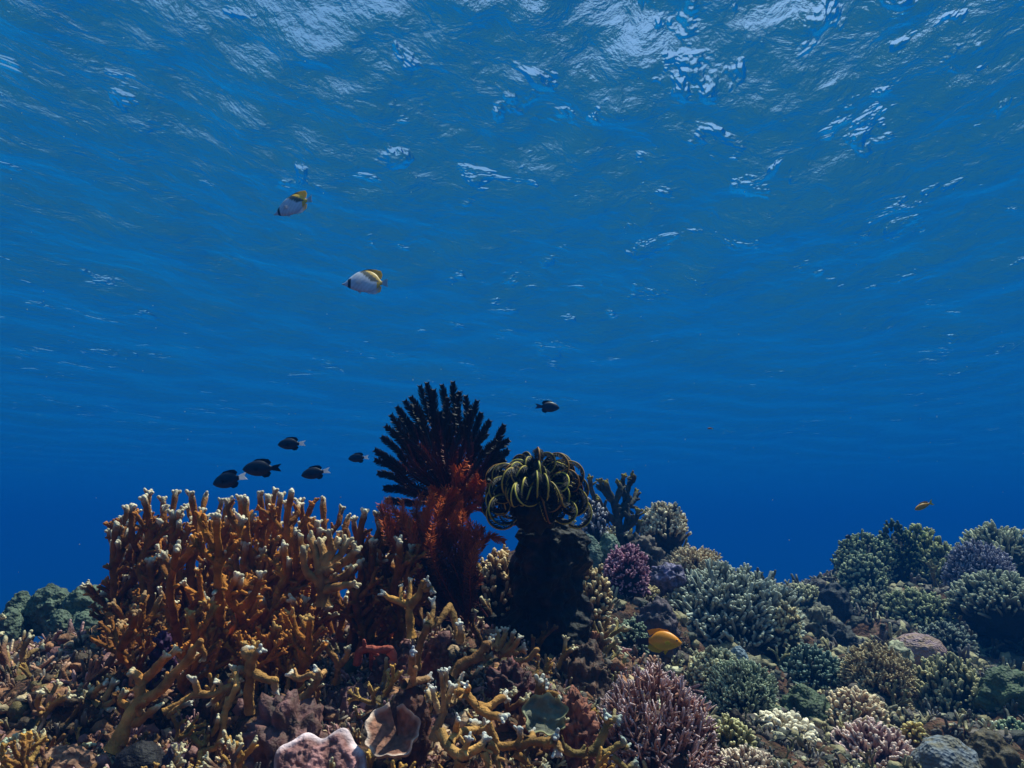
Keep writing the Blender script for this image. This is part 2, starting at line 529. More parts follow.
def lay_stems(mb, stems, col, tip, rng, tiplen, n=9, knob=True, wob=0.12, dim_side=False, nubs=0.0, n_bright=0):
    col, tip = np.asarray(col), np.asarray(tip)
    for si, (pts, r0, r1, is_tip) in enumerate(stems):
        tip_ = tip if (si <= n_bright or not dim_side) else col * (1.1 + 0.8 * rng.random()) + 0.015
        L = np.linalg.norm(np.diff(pts, axis=0), axis=1).sum()
        k = max(8, min(44, int(L / (0.33 * max(r0, 1e-4)))))
        P = smooth_path(pts, k)
        s = np.linspace(0, 1, k)
        r = (r0 + (r1 - r0) * s) * (1 + wob * perlin(P * (0.4 / r0) + rng.random() * 50) * 1.6) * (1 + 0.28 * np.exp(-s * L / (1.6 * r0)))
        c = np.broadcast_to(col * (0.75 + 0.45 * rng.random()), (k, 3)).copy()
        c *= (1 + 0.35 * perlin(P * (0.25 / r0) + 7))[:, None]
        if is_tip:
            f = np.clip(((s - 1) * L + 1.6 * tiplen) / (1.6 * tiplen), 0, 1)[:, None] ** 1.8
            c = c * (1 - f) + tip_ * f
            r = r * (1 - 0.12 * f[:, 0])
        P = P + 0.2 * r0 * np.stack([perlin(P * (0.3 / r0) + o) for o in (3, 33, 63)], -1)
        tubes(mb, P, r, n, c, rough=0.22, rfreq=0.8 / r0)
        if nubs:
            for q in range(rng.poisson(nubs * L / r0)):
                a = int((0.1 + 0.8 * rng.random()) * (k - 1))
                t = nrm(P[min(a + 1, k - 1)] - P[a - 1]); o = nrm(np.cross(t, rng.normal(0, 1, 3)))
                e = P[a] + nrm(o + t * (0.3 + 0.8 * rng.random())) * r[a] * (1.9 + 1.3 * rng.random())
                pp = P[a] + (e - P[a]) * np.linspace(0.2, 1, 4)[:, None]
                hi = tip if rng.random() < 0.12 else c[a] * 1.5 + 0.01
                tubes(mb, pp, r[a] * np.array((0.62, 0.55, 0.48, 0.42)), 7, np.stack([c[a], c[a], c[a] * 0.6 + hi * 0.4, hi]), rough=0.25, rfreq=0.9 / r0)
        if is_tip and knob:
            d = nrm(P[-1] - P[-3]); a = nrm(np.cross(d, (0.1, 1, 0.2))); ph = rng.random() * 6.28
            m = rng.integers(2, 4)
            for q in range(m):
                th = ph + q * 6.28 / m + rng.normal(0, 0.4)
                dd = nrm(d * 0.9 + (0.55 + 0.5 * rng.random()) * (a * math.cos(th) + np.cross(d, a) * math.sin(th)))
                st = P[-1] - d * r1 * 0.9
                e = st + dd * r1 * (1.45 + 0.9 * rng.random())
                pp = st + (e - st) * np.linspace(0, 1, 4)[:, None]
                cc = np.stack([c[-4], c[-3], c[-2] * 0.75 + 0.25 * tip_, tip_])
                tubes(mb, pp, np.array((0.74, 0.68, 0.62, 0.54)) * r1, 7, cc, rough=0.25, rfreq=0.9 / r0)


def finger_coral(name, label, cx, ytop, w, h, d, cols, n=90, fl=0.45, fr=4.0, twigs=2, up=0.35, tipr=0.7, deep=1.0, group=None, cat="coral", jit=0.18, sides=6,
                 base=True, low=-0.1, mat=None, lean=(0, 0), tipw=0.3, basecol=None, seed=0, curl=0.12):
    """A domed colony of many fingers: cols = (root, mid, tip); sizes in pixels at distance d."""
    rng = np.random.default_rng(int(cx * 7 + ytop * 3 + seed))
    fr *= 0.8; n = int(n * 1.4)
    px = d / FPX
    c0 = at(cx, ytop + h, d)
    rx, rz = w / 2 * px, h * px
    ry = rx * deep
    R3 = np.array((rx, ry, rz))
    rt = root(name, c0, label, cat, group)
    i = np.arange(n) + 0.5
    zc = 1 - i / n * (1 - low); ph = math.pi * (1 + 5 ** 0.5) * i + rng.random() * 6.28
    D = np.stack([np.cos(ph) * np.sqrt(1 - zc ** 2), np.sin(ph) * np.sqrt(1 - zc ** 2), zc], -1)
    D = nrm(D + rng.normal(0, 0.06, D.shape))
    lens = 1 - jit * rng.random(n)
    D = np.sign(D) * np.abs(D) ** 0.82
    tip = D * R3 * lens[:, None] * np.array((1, 1, 1)) + np.array((lean[0], lean[1], 0)) * px
    rough = 1 + 0.12 * perlin(D * 2.3 + seed)
    tip = tip * rough[:, None]
    fdir = nrm(nrm(tip) + np.array((0, 0, up)))
    flen = fl * (0.75 + 0.5 * rng.random(n)) * min(rx, rz * 1.3)
    st = tip - fdir * flen[:, None]
    k = 5
    s = np.linspace(0, 1, k)
    bend = rng.normal(0, curl, (n, 3)) * flen[:, None]
    P = st[:, None] + (tip - st)[:, None] * s[:, None] + bend[:, None] * (4 * s * (1 - s))[:, None]
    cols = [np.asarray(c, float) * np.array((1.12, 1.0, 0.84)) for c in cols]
    cols[0] = cols[0] * 0.6  # finger roots: darker pigment, plus shade between the fingers put into the colour

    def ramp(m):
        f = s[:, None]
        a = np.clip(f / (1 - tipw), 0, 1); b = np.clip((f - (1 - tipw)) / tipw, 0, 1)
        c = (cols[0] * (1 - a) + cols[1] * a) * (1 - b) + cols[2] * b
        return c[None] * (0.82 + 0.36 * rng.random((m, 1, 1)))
    frw = fr * px
    rad = frw * (0.8 + 0.4 * rng.random(n))[:, None] * (1.1 + (tipr - 1.1) * s)[None]
    mb = MB()
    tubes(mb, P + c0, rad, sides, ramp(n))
    for t in range(twigs):
        f = 0.35 + 0.4 * rng.random(n)
        st2 = st + (tip - st) * f[:, None]
        dd = nrm(fdir + rng.normal(0, 0.75, (n, 3)) + np.array((0, 0, up * 0.6)))
        e2 = st2 + dd * (flen * (0.95 - f) * (0.8 + 0.5 * rng.random(n)))[:, None]
        P2 = st2[:, None] + (e2 - st2)[:, None] * s[:, None]
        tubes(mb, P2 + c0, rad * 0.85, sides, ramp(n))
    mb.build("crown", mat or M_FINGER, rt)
    if base:
        b = MB()
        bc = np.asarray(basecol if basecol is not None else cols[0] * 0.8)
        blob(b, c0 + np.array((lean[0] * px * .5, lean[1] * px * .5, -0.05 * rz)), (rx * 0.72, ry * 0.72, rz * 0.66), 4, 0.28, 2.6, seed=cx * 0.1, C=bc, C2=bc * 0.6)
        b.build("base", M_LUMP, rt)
    return rt


def lump_coral(name, label, cx, ytop, w, h, d, C, C2=None, amp=0.2, freq=2.2, cat="coral", mat=None, deep=0.9, group=None, sub=5, ridged=False, seed=0.0, sink=0.35, oct=4):
    px = d / FPX
    rz = h * px / (1 + sink); c = at(cx, ytop, d) - np.array((0, 0, rz * 1.25))
    mb = MB()
    blob(mb, c, (w / 2 * px, w / 2 * px * deep, rz * 1.25), sub, amp, freq, seed=seed + cx * 0.13, C=C, C2=C2, ridged=ridged, oct=oct)
    V, F = mb.v[0], mb.t[0]
    o = mb.build(name, mat or M_LUMP)
    tag(o, label, cat, group)
    return o


def _tan(c):
    return np.asarray(c, float) * np.array((1.12, 0.96, 1.05))


def traced_coral(name, label, d, branches, col, tip, cat="coral", group=None, tiplen=10, knob=False, seed=1, root_px=None, n=9, drift=0.02, mat=None, wob=0.1, nubs=0.05):
    """A branching colony whose skeleton is given branch by branch: ([(x, y) ...], start radius, end radius) in pixels at distance d."""
    rng = np.random.default_rng(seed)
    px = d / FPX
    col, tip = _tan(col), np.asarray(tip) * np.array((0.84, 0.8, 0.70))
    starts = np.array([b[0][0][:2] for b in branches], float)
    allp = []
    rp = root_px or branches[0][0][0]
    rt = root(name, at(rp[0], rp[1], d), label, cat, group)
    for br in branches:
        pts, r0, r1 = br[:3]
        q = np.hypot(starts[:, 0] - pts[-1][0], starts[:, 1] - pts[-1][1])
        istip = (br[3] if len(br) > 3 else True) and q.min() > 5.5
        dz = 0.0
        if allp:
            A = np.array(allp); q = np.hypot(A[:, 0] - pts[0][0], A[:, 1] - pts[0][1]); j = q.argmin()
            if q[j] < 16: dz = A[j, 2]
        end = dz + rng.normal(0, drift)
        m = len(pts); W = []
        for i, p in enumerate(pts):
            z = p[2] if len(p) > 2 else dz + (end - dz) * i / max(m - 1, 1)
            W.append(at(p[0], p[1], d + z)); allp.append((p[0], p[1], z))
        for i in range(m - 1):
            for f in (0.33, 0.66):
                a, b = allp[-m + i], allp[-m + i + 1]
                allp.append(tuple(a[k] + (b[k] - a[k]) * f for k in range(3)))
        mb = MB()
        lay_stems(mb, [(np.array(W), r0 * px * 0.82, r1 * px * 0.80, istip)], col, tip, rng, tiplen * px, n, True, wob, nubs=nubs)
        mb.build("branch", mat or M_BRANCH, rt)
    return rt


def thicket(name, label, tips, d, col, tip, base_y, rpx, seed, cat="coral", group="fire coral colonies in the brown thicket", side=3, spread_d=0.12, tiplen=4.5, conv=0.22, group_x=None):
    """An upright fire-coral colony: one stem per skyline tip, each with side shoots, rising from one foot."""
    rng = np.random.default_rng(seed)
    px = d / FPX
    xs = [t[0] for t in tips]
    fx = group_x if group_x is not None else sum(xs) / len(xs)
    rt = root(name, at(fx, base_y, d), label, cat, group)
    for (tx, ty) in tips:
        dz = rng.normal(0, spread_d)
        bx = fx + (tx - fx) * (1 - conv) + rng.normal(0, 6)
        A = at(bx, base_y + 25 + rng.random() * 12, d + dz * 0.5); B = at(tx, ty + 2 + rng.normal(0, 2.5), d + dz)
        H = np.linalg.norm(B - A)
        stems = []
        m = 6
        pts = np.array([A + (B - A) * f for f in np.linspace(0, 1, m)])
        pts[1:-1] += rng.normal(0, 0.035, (m - 2, 3)) * H * np.array((0.8, 1, 0.3))
        stems.append((pts, rpx * 0.76 * px, rpx * 0.56 * px, True))
        plane = nrm(np.array((rng.normal(0, 0.4), 1, rng.normal(0, 0.2))))
        nb = rng.integers(1, 3)
        for q in range(nb):           # the stem forks near its top
            f = 0.66 + 0.2 * rng.random()
            p = smooth_path(pts, 41)[int(f * 40)]
            sg = 1 if (q == 0) == (rng.random() < 0.7) else -1
            e = p + (1 - f) * H * (0.55 + 0.5 * rng.random()) * nrm(np.array((sg * (0.35 + 0.4 * rng.random()), rng.normal(0, 0.35), 1.0)))
            m_ = (p + e) / 2 + np.array((sg * 0.12, 0, -0.05)) * np.linalg.norm(e - p)
            stems.append((np.array([p, m_, e]), rpx * 0.62 * px, rpx * 0.5 * px, True))
        for q in range(side + 1 + rng.integers(0, 3)):
            f = 0.10 + 0.70 * rng.random() ** 1.2
            p = smooth_path(pts, 41)[int(f * 40)]
            sg = 1 if (rng.random() < 0.5 or tx < fx - 18) else -1
            dd = nrm(np.array((sg * (0.5 + 0.6 * rng.random()), rng.normal(0, 0.5) - 0.2, 0.7 + 0.6 * rng.random())))
            L = min((1 - f) * H * (0.35 + 0.5 * rng.random()), 0.07) + 0.012
            fork_tree(rng, p, dd, L * 0.55, rpx * 0.5 * px, 1 if L > 0.025 else 0, stems, plane, 0.65, 0.8, 0.3, 0.25, rpx * 0.38 * px)
        mb = MB()
        lay_stems(mb, stems, col, tip, rng, tiplen * px, 8, True, dim_side=rng.random() < 0.8, nubs=0.16, n_bright=nb)
        mb.build("branch", M_BRANCH, rt)
    return rt

# ------------------------------------------------------------------ feather stars
def feather_arm(mb, P, r0, r1, plen, n_p, side, rcol, pcol, back=None, tilt=0.3, pr=0.00055, angle=60, rng=RNG, ref=None, blunt=0.2, jit=0.10):
    """One arm: a rachis with two rows of pinnules. rcol, pcol: functions of s in 0..1 giving colours."""
    k = 40
    P = smooth_path(P, k) if len(P) != k else P
    s = np.linspace(0, 1, k)
    tubes(mb, P, r0 + (r1 - r0) * s, 6, np.array([rcol(x) for x in s]), ref=ref)
    T = nrm(np.gradient(P, axis=0))
    S_ = nrm(np.broadcast_to(side, T.shape) - (np.broadcast_to(side, T.shape) * T).sum(-1, keepdims=True) * T)
    N = np.cross(T, S_)
    u = np.linspace(0.06, 0.995, n_p); idx = u * (k - 1)
    i0 = np.minimum(idx.astype(int), k - 2); f = (idx - i0)[:, None]
    lerp = lambda A: A[i0] * (1 - f) + A[i0 + 1] * f
    p, t, sd, nn = lerp(P), nrm(lerp(T)), nrm(lerp(S_)), nrm(lerp(N))
    ln = plen * np.clip(u / 0.18, 0.35, 1) * np.clip((1.0 - u) / blunt, 0.45, 1) ** 0.6
    ca, sa = math.cos(R(angle)), math.sin(R(angle))
    for row in (1, -1):
        d = nrm(t * ca + sd * row * sa + nn * tilt + rng.normal(0, jit, t.shape))
        l = (ln * (0.85 + 0.3 * rng.random(n_p)))[:, None]
        q = np.stack([p, p + d * l * 0.55, p + (d + t * 0.25) * l], 1)
        rad = np.broadcast_to(np.array((1.1, 0.95, 0.45)) * pr, (n_p, 3))
        c0 = np.array([pcol(x) for x in u])
        tubes(mb, q, rad, 3, np.repeat(c0[:, None], 3, 1) * np.array((1, 1, 1.25))[None, :, None], cap=False, ref=nn)


def black_feather_star():
    rng = np.random.default_rng(31)
    d = 1.42; px = d / FPX
    rt = root("feather_star", at(452, 500, d), "black feather star with its feathery arms spread in an upright fan", "feather star")
    tips = [(375, 460), (378, 473), (382, 437), (386, 426), (391, 415), (397, 407), (405, 401), (411, 397), (420, 386), (427, 383), (434, 390), (442, 385), (453, 382), (460, 392), (466, 396), (477, 401), (481, 413), (490, 421), (504, 425), (384, 488), (386, 500), (509, 440),
            (375, 450), (399, 418), (415, 405), (448, 398), (471, 410), (487, 434), (500, 452), (394, 432), (430, 402), (458, 408), (404, 440), (440, 412), (480, 446), (412, 425), (465, 430), (496, 440), (450, 425), (505, 460), (498, 470), (508, 450), (486, 466), (474, 440), (460, 455), (492, 480), (434, 430), (420, 445)]
    red, blk, tipc = S('641808'), S('0e0d14'), S('14161f')

    def rcol(x): return red * (1 - min(x / 0.6, 1)) + blk * min(x / 0.6, 1)

    def pcol(x):
        f = min(max((x - 0.25) / 0.45, 0), 1)
        return red * (1 - f) * 0.9 + blk * f if x < 0.7 else blk + (tipc - blk) * (x - 0.7) / 0.3
    c0 = at(452, 500, d)
    for i, (tx, ty) in enumerate(tips):
        back = rng.normal(0.0, 0.035) + (0.05 if i > 21 else 0.0) * (1 if rng.random() < 0.5 else -1)
        B = at(tx, ty, d + back)
        A = c0 + (B - c0) * 0.06
        side = nrm(np.cross(B - A, CF))
        mid = (A + B) / 2 + side * rng.normal(0, 0.006) - CU * 0.004 + CF * back * 0.3
        q3 = A + (B - A) * 0.75 + side * rng.normal(0, 0.004)
        mb = MB()
        feather_arm(mb, np.array([A, mid, q3, B]), 1.5 * px, 0.8 * px, 4.7 * px, 74, side, rcol, pcol, rng=rng, pr=0.66 * px, angle=62, blunt=0.1)
        mb.build("arm", M_FEATHER, rt)
    mb = MB(); blob(mb, c0, 0.018, 4, 0.3, 3, C=red * 0.6); mb.build("disc", M_FEATHER, rt)


def red_feather_star():
    rng = np.random.default_rng(7)
    d = 1.34; px = d / FPX
    c0 = at(466, 612, d)
    rt = root("feather_star", c0, "dark red feather star with long arms swept upward below the black fan", "feather star")
    a, b, dk = np.array((0.68, 0.13, 0.008)), np.array((0.38, 0.055, 0.006)), np.array((0.10, 0.014, 0.005))
    n = 60
    for i in range(n):
        f = i / (n - 1)
        tx = 380 + 102 * f ** 1.1 + rng.normal(0, 3); ty = 503 + 10 * math.sin(f * 7) + 50 * max(0, f - 0.75) * 3 + rng.normal(0, 7)
        if i % 3 == 2: ty += 35 * rng.random() + 10
        back = rng.normal(0.0, 0.03)
        B = at(tx, ty, d + back)
        A = c0 + at(512 + rng.normal(0, 6), 384 + rng.normal(0, 8), d) - d * CF
        side = nrm(np.cross(B - A, CF))
        bow = -0.004 - 0.012 * (1 - f)
        M1 = A + (B - A) * 0.4 - side * bow + rng.normal(0, 0.009, 3)
        M2 = A + (B - A) * 0.78 - side * bow * 0.8 + rng.normal(0, 0.009, 3)
        mb = MB()
        rc = lambda x: dk + (b - dk) * x
        pc = lambda x: dk + (a - dk) * max(0, min(1, (x - 0.35) / 0.5))  # dark low, bright high: light on the upper arms put into the colour
        feather_arm(mb, np.array([A, M1, M2, B]), 0.9 * px, 0.5 * px, 7.5 * px, 74, side, rc, pc, rng=rng, pr=0.42 * px, angle=52, blunt=0.25, jit=0.3)
        mb.build("arm", M_FEATHER, rt)
    # short arms curling round the middle, between the two fans
    for i in range(22):
        A = at(456 + rng.normal(0, 13), 524 + rng.normal(0, 14), d + 0.02)
        B = A + at(512 + rng.normal(8, 20), 384 - 22 + rng.normal(0, 10), d) - d * CF - CF * 0.03 * rng.random()
        side = nrm(np.cross(B - A, CF))
        mb = MB()
        feather_arm(mb, np.array([A, (A + B) / 2 + side * rng.normal(0, 0.012), B]), 1.3 * px, 0.7 * px, 6 * px, 34, side, lambda x: b, lambda x: b + (a - b) * x * 0.7, rng=rng, pr=0.6 * px, angle=50)
        mb.build("arm", M_FEATHER, rt)


def curled_feather_star():
    rng = np.random.default_rng(19)
    d = 1.33; px = d / FPX
    c0 = at(535, 499, d)
    rt = root("feather_star", c0, "black and yellow feather star with tightly curled arms on top of the dark rock pinnacle", "feather star")
    yel, org, blk, red = S('dccc54'), S('b0601c'), S('0e0b0a'), S('4a1408')
    N = 98
    for j in range(N):
        el = math.asin(min(1, -0.22 + 1.2 * (j + 0.5) / N)); az = j * 2.39996 + rng.normal(0, 0.2)
        out = np.array((math.cos(az), math.sin(az), 0.0))
        L = (78 + 22 * rng.random()) * px
        k = 40; ds = L / (k - 1)
        ang = el + 0.25 + rng.normal(0, 0.10)
        turn = -(3.6 + 2.0 * rng.random())
        p = c0.copy(); P = [p]
        pl = np.cross(out, (0, 0, 1.0))
        wob = rng.normal(0, 0.45)
        for q in range(k - 1):
            s = q / (k - 2)
            a_ = ang + turn * max(0, (s - 0.36) / 0.64) ** 1.15
            p = p + nrm(out * math.cos(a_) + np.array((0, 0, 1.0)) * math.sin(a_) + pl * wob * s) * ds; P.append(p)
        P = np.array(P)
        mb = MB()
        mixc = rng.random() ** 0.7; arm_tone = 0.5 + 0.6 * rng.random()  # random brightness of the rachis colour, arm by arm
        rc = lambda x: (red * (1 - min(1, x / 0.35)) + arm_tone * (yel * mixc + org * (1 - mixc)) * min(1, x / 0.35))
        feather_arm(mb, P, 1.05 * px, 0.7 * px, 6.4 * px, 62, pl, rc, lambda x: blk if x > 0.3 else red * 0.5, rng=rng, pr=0.5 * px, angle=60, tilt=0.75, ref=pl)
        mb.build("arm", M_FEATHER, rt)
    mb = MB(); blob(mb, c0 - np.array((0, 0, 6 * px)), 0.042, 4, 0.3, 3, C=blk); mb.build("disc", M_FEATHER, rt)


# ------------------------------------------------------------------ fish
def fish(name, label, cx, cy_, length_px, d, prof, colfn, fins, yaw=0.0, pitch=0.0, cat="fish", group=None, left=True, eye=None, eyecol=(0.01, 0.01, 0.012), width=1.0, roll=0.0):
    """prof: rows (x, top, bottom, half width) from nose (x=0.5) to tail root; fins: (name, outline, colour, thickness, hinge y)."""
    L = length_px * d / FPX
    rt = root(name, at(cx, cy_, d), label, cat, group)
    prof = np.array(prof, float)
    k = 64
    xs = np.linspace(0, 1, k); t = np.linspace(0, 1, len(prof))
    pr = smooth_path(prof, k)
    n = 36; an = np.arange(n) * 2 * math.pi / n
    V = []
    for x, a, b, w in pr:
        zc, hz = (a + b) / 2, max((a - b) / 2, 0.002)
        V.append(np.stack([np.full(n, x), width * max(w, 0.002) * np.cos(an), zc + hz * np.sin(an)], -1))
    V = np.array(V)
    C = np.array([colfn(p[0], p[2]) for p in V.reshape(-1, 3)])
    ii, jj = np.meshgrid(np.arange(k - 1), np.arange(n), indexing='ij')
    a0 = ii * n + jj; b0 = ii * n + (jj + 1) % n
    Q = np.stack([a0, a0 + n, b0 + n, b0], -1).reshape(-1, 4)
    VV = np.concatenate([V.reshape(-1, 3), V[0].mean(0)[None], V[-1].mean(0)[None]])
    j = np.arange(n)
    T = np.concatenate([np.stack([j, (j + 1) % n, np.full(n, k * n)], -1)[:, ::1], np.stack([(k - 1) * n + (j + 1) % n, (k - 1) * n + j, np.full(n, k * n + 1)], -1)])
    mb = MB(); mb.add(VV * L, Q, T, np.concatenate([C, C[:1], C[-1:]]))
    parts = [mb.build("body", M_FISH, rt, world=False)]
    for fname, outline, fc, th, off in fins:
        o = np.array(outline, float); m = len(o)
        for sgn in ((1,) if off is None else (1, -1)):
            y0 = 0.0 if off is None else off[0] * sgn
            flare = 0.0 if off is None else off[1] * sgn
            rel = np.abs(o[:, 0] - o[0, 0])
            A = np.stack([o[:, 0], y0 + flare * rel + th / 2, o[:, 1]], -1); B = A - np.array((0, th, 0))
            c = np.stack([A, B], 1).reshape(-1, 3)
            mid = o.mean(0)
            Vf = np.concatenate([A, B, [[mid[0], y0 + flare * abs(mid[0] - o[0, 0]) + th / 2, mid[1]], [mid[0], y0 + flare * abs(mid[0] - o[0, 0]) - th / 2, mid[1]]]])
            T = []
            for q in range(m):
                r_ = (q + 1) % m
                T += [(q, r_, 2 * m), (m + r_, m + q, 2 * m + 1), (q, m + q, m + r_), (q, m + r_, r_)]
            mb = MB(); cc = fc if not callable(fc) else np.array([fc(p[0], p[2]) for p in Vf])
            mb.add(Vf * L, None, T, cc)
            parts.append(mb.build(fname, M_FIN, rt, world=False, smooth=False))
    if eye:
        ex, ez, ew, er = eye
        for sgn in (1, -1):
            mb = MB(); V, F = ICO[3]
            mb.add((V * er * np.array((1, 0.5, 1)) + np.array((ex, ew * sgn * width, ez))) * L, None, F, eyecol)
            parts.append(mb.build("eye", M_EYE, rt, world=False))
    rt.rotation_euler = (roll, pitch if not left else pitch, (math.pi if left else 0) + yaw)
    return rt


def copy_tree(o, parent=None):
    c = o.copy(); COL.objects.link(c)
    if parent is not None: c.parent = parent
    for ch in list(o.children): copy_tree(ch, c)
    return c


def all_fish():
    # butterflyfish
    white, ylw, blk, grey = S('d2d8ea'), S('ffc414'), S('0c0c10'), S('4c4c3c')

    def bf(x, z):
        if 0.29 < x < 0.36 and z < 0.05: return blk
        if x > 0.44: return S('b8b8c0')
        u = -x + z * 1.1
        if u > 0.40: return ylw
        if u > 0.20 and z > 0.0: return grey
        if -x > 0.32: return ylw * 0.8
        w = 0.5 + 0.5 * math.sin((x * 1.0 + z * 0.8) * 60)
        return white * (0.86 + 0.14 * w)
    bprof = [(0.50, -0.075, -0.105, 0.008), (0.44, -0.045, -0.115, 0.02), (0.38, 0.02, -0.15, 0.045), (0.28, 0.14, -0.205, 0.075), (0.14, 0.26, -0.255, 0.09), (-0.02, 0.32, -0.28, 0.085), (-0.18, 0.31, -0.27, 0.065), (-0.32, 0.22, -0.20, 0.04), (-0.42, 0.07, -0.08, 0.02), (-0.46, 0.045, -0.055, 0.015)]
    bfins = [("dorsal_fin", [(0.08, 0.28), (-0.02, 0.345), (-0.16, 0.375), (-0.30, 0.365), (-0.43, 0.33), (-0.47, 0.22), (-0.44, 0.10), (-0.36, 0.12), (-0.2, 0.27)], lambda x, z: ylw if x < -0.16 else grey, 0.012, None),
             ("anal_fin", [(-0.02, -0.27), (-0.16, -0.32), (-0.30, -0.33), (-0.42, -0.26), (-0.45, -0.12), (-0.38, -0.10), (-0.2, -0.24)], lambda x, z: ylw * 0.7 if x < -0.3 else white, 0.012, None),
             ("tail_fin", [(-0.45, 0.04), (-0.54, 0.10), (-0.60, 0.12), (-0.585, 0.0), (-0.60, -0.12), (-0.54, -0.10), (-0.45, -0.05)], S('8ab0cc'), 0.006, None),
             ("pectoral_fin", [(0.18, -0.06), (0.10, -0.02), (0.03, -0.07), (0.06, -0.13), (0.14, -0.11)], white * 0.9, 0.008, (0.085, 0.35)),
             ("pelvic_fin", [(0.16, -0.24), (0.06, -0.33), (0.04, -0.27)], white, 0.010, None)]
    g = "butterflyfish swimming in open water"
    fish("butterflyfish", "white butterflyfish with bright yellow rear corner and black eye bar, higher of the two", 291, 206, 39, 3.0, bprof, bf, bfins, yaw=R(-14), pitch=R(14), roll=R(13), group=g, eye=(0.315, -0.03, 0.055, 0.026), cat="butterflyfish")
    fish("butterflyfish", "pale butterflyfish with dark olive back and yellow rear edge, lower of the two", 363, 282, 41, 2.9, bprof, lambda x, z: bf(x, z) * (0.6 if (-x + z * 1.1) > 0.40 else 1.0), bfins, yaw=R(10), pitch=R(1), roll=R(14), group=g, eye=(0.315, -0.03, 0.055, 0.026), cat="butterflyfish")

    # dark damselfish
    dk, dk2, wt = S('0c1024'), S('080a18'), S('f4f6ff')
    dprof = [(0.50, 0.01, -0.02, 0.008), (0.45, 0.075, -0.065, 0.04), (0.36, 0.15, -0.125, 0.075), (0.2, 0.215, -0.19, 0.095), (0.02, 0.225, -0.21, 0.09), (-0.14, 0.17, -0.17, 0.065), (-0.25, 0.075, -0.08, 0.035), (-0.31, 0.05, -0.055, 0.02)]

    def dfins(tailcol):
        return [("dorsal_fin", [(0.24, 0.20), (0.14, 0.265), (-0.06, 0.275), (-0.2, 0.25), (-0.28, 0.16), (-0.22, 0.08), (-0.1, 0.16), (0.05, 0.2)], dk2, 0.012, None),
                ("anal_fin", [(0.0, -0.19), (-0.1, -0.26), (-0.22, -0.24), (-0.28, -0.14), (-0.22, -0.07), (-0.1, -0.16)], dk2, 0.012, None),
                ("tail_fin", [(-0.27, 0.05), (-0.38, 0.08), (-0.56, 0.11), (-0.47, 0.01), (-0.56, -0.11), (-0.38, -0.08), (-0.27, -0.06)], tailcol, 0.012, None),
                ("pectoral_fin", [(0.2, -0.02), (0.1, 0.03), (0.04, -0.03), (0.1, -0.08)], dk2, 0.008, (0.09, 0.3))]
    g = "dark damselfish hovering over the coral"
    dcol = lambda x, z: dk * (1.15 if z > 0 else 0.9) * (1 + 0.5 * max(0, 0.3 - abs(x - 0.1)))
    E = (0.38, 0.03, 0.06, 0.026)
    DF = [("white tailed dark damselfish lowest over the brown fire coral thicket", 229, 480, 36, 1.9, -12, 12, wt),
          ("all black damselfish with dark forked tail, largest of the small shoal", 261, 468.5, 36, 1.85, 4, 3, dk),
          ("white tailed dark damselfish highest of the small shoal", 291, 444, 26, 2.1, 6, 4, wt),
          ("white tailed dark damselfish tilted nose up close beside the black feather star's fan", 315, 473, 27, 2.05, 8, 12, wt),
          ("smallest white tailed dark damselfish, next to the arms of the black feather star", 358, 458, 20, 2.4, -5, 4, wt)]
    for lb, x, y, ln, d, yw, pt, tc in DF:
        fish("damselfish", lb, x, y, ln, d, dprof, dcol, dfins(tc), yaw=R(yw), pitch=R(-pt * -1), group=g, eye=E, cat="damselfish")
    fish("damselfish", "lone dark blue damselfish swimming right of the black feather star's fan in open water", 548, 407, 24, 2.6, dprof, lambda x, z: dk * 1.3, dfins(S('28345c')), yaw=R(15), pitch=R(2), left=False, eye=E, cat="damselfish")
    fish("damselfish", "tiny dark fish hovering at the left edge of the far coral mound", 848.5, 537, 9, 3.6, dprof, dcol, dfins(dk), yaw=R(20), pitch=0, eye=E, cat="damselfish")

    # orange damsel
    org, ylo, drk = S('f89a08'), S('c0a410'), S('2a2430')

    def oc(x, z):
        f = min(max((z + 0.14) / 0.12, 0), 1)
        return ylo * (1 - f) + org * f
    oprof = [(0.50, -0.015, -0.05, 0.008), (0.45, 0.04, -0.085, 0.04), (0.36, 0.13, -0.14, 0.08), (0.2, 0.225, -0.215, 0.1), (0.0, 0.265, -0.25, 0.1), (-0.18, 0.22, -0.21, 0.075), (-0.32, 0.10, -0.11, 0.04), (-0.38, 0.07, -0.08, 0.025)]
    ofins = [("dorsal_fin", [(0.26, 0.18), (0.12, 0.29), (-0.1, 0.325), (-0.28, 0.30), (-0.42, 0.25), (-0.36, 0.12), (-0.2, 0.2), (0.0, 0.25)], org * 0.9, 0.012, None),
             ("anal_fin", [(0.02, -0.24), (-0.1, -0.32), (-0.3, -0.29), (-0.42, -0.2), (-0.36, -0.1), (-0.18, -0.2)], ylo, 0.012, None),
             ("tail_fin", [(-0.37, 0.07), (-0.5, 0.06), (-0.72, 0.02), (-0.68, -0.06), (-0.74, -0.14), (-0.52, -0.12), (-0.37, -0.08)], drk, 0.008, None),
             ("pelvic_fin", [(0.16, -0.21), (0.06, -0.36), (0.02, -0.3), (0.04, -0.23)], ylo * 1.2, 0.010, None),
             ("pectoral_fin", [(0.22, -0.06), (0.14, 0.0), (0.04, -0.05), (0.08, -0.13), (0.17, -0.12)], ylo * 1.3, 0.008, (0.1, 0.35))]
    fish("damselfish", "bright orange damselfish with yellow belly above the lilac staghorn coral", 663, 641, 37, 1.5, oprof, oc, ofins, yaw=R(-12), pitch=R(2), roll=R(-14), left=False, eye=(0.37, 0.02, 0.075, 0.026), cat="damselfish")
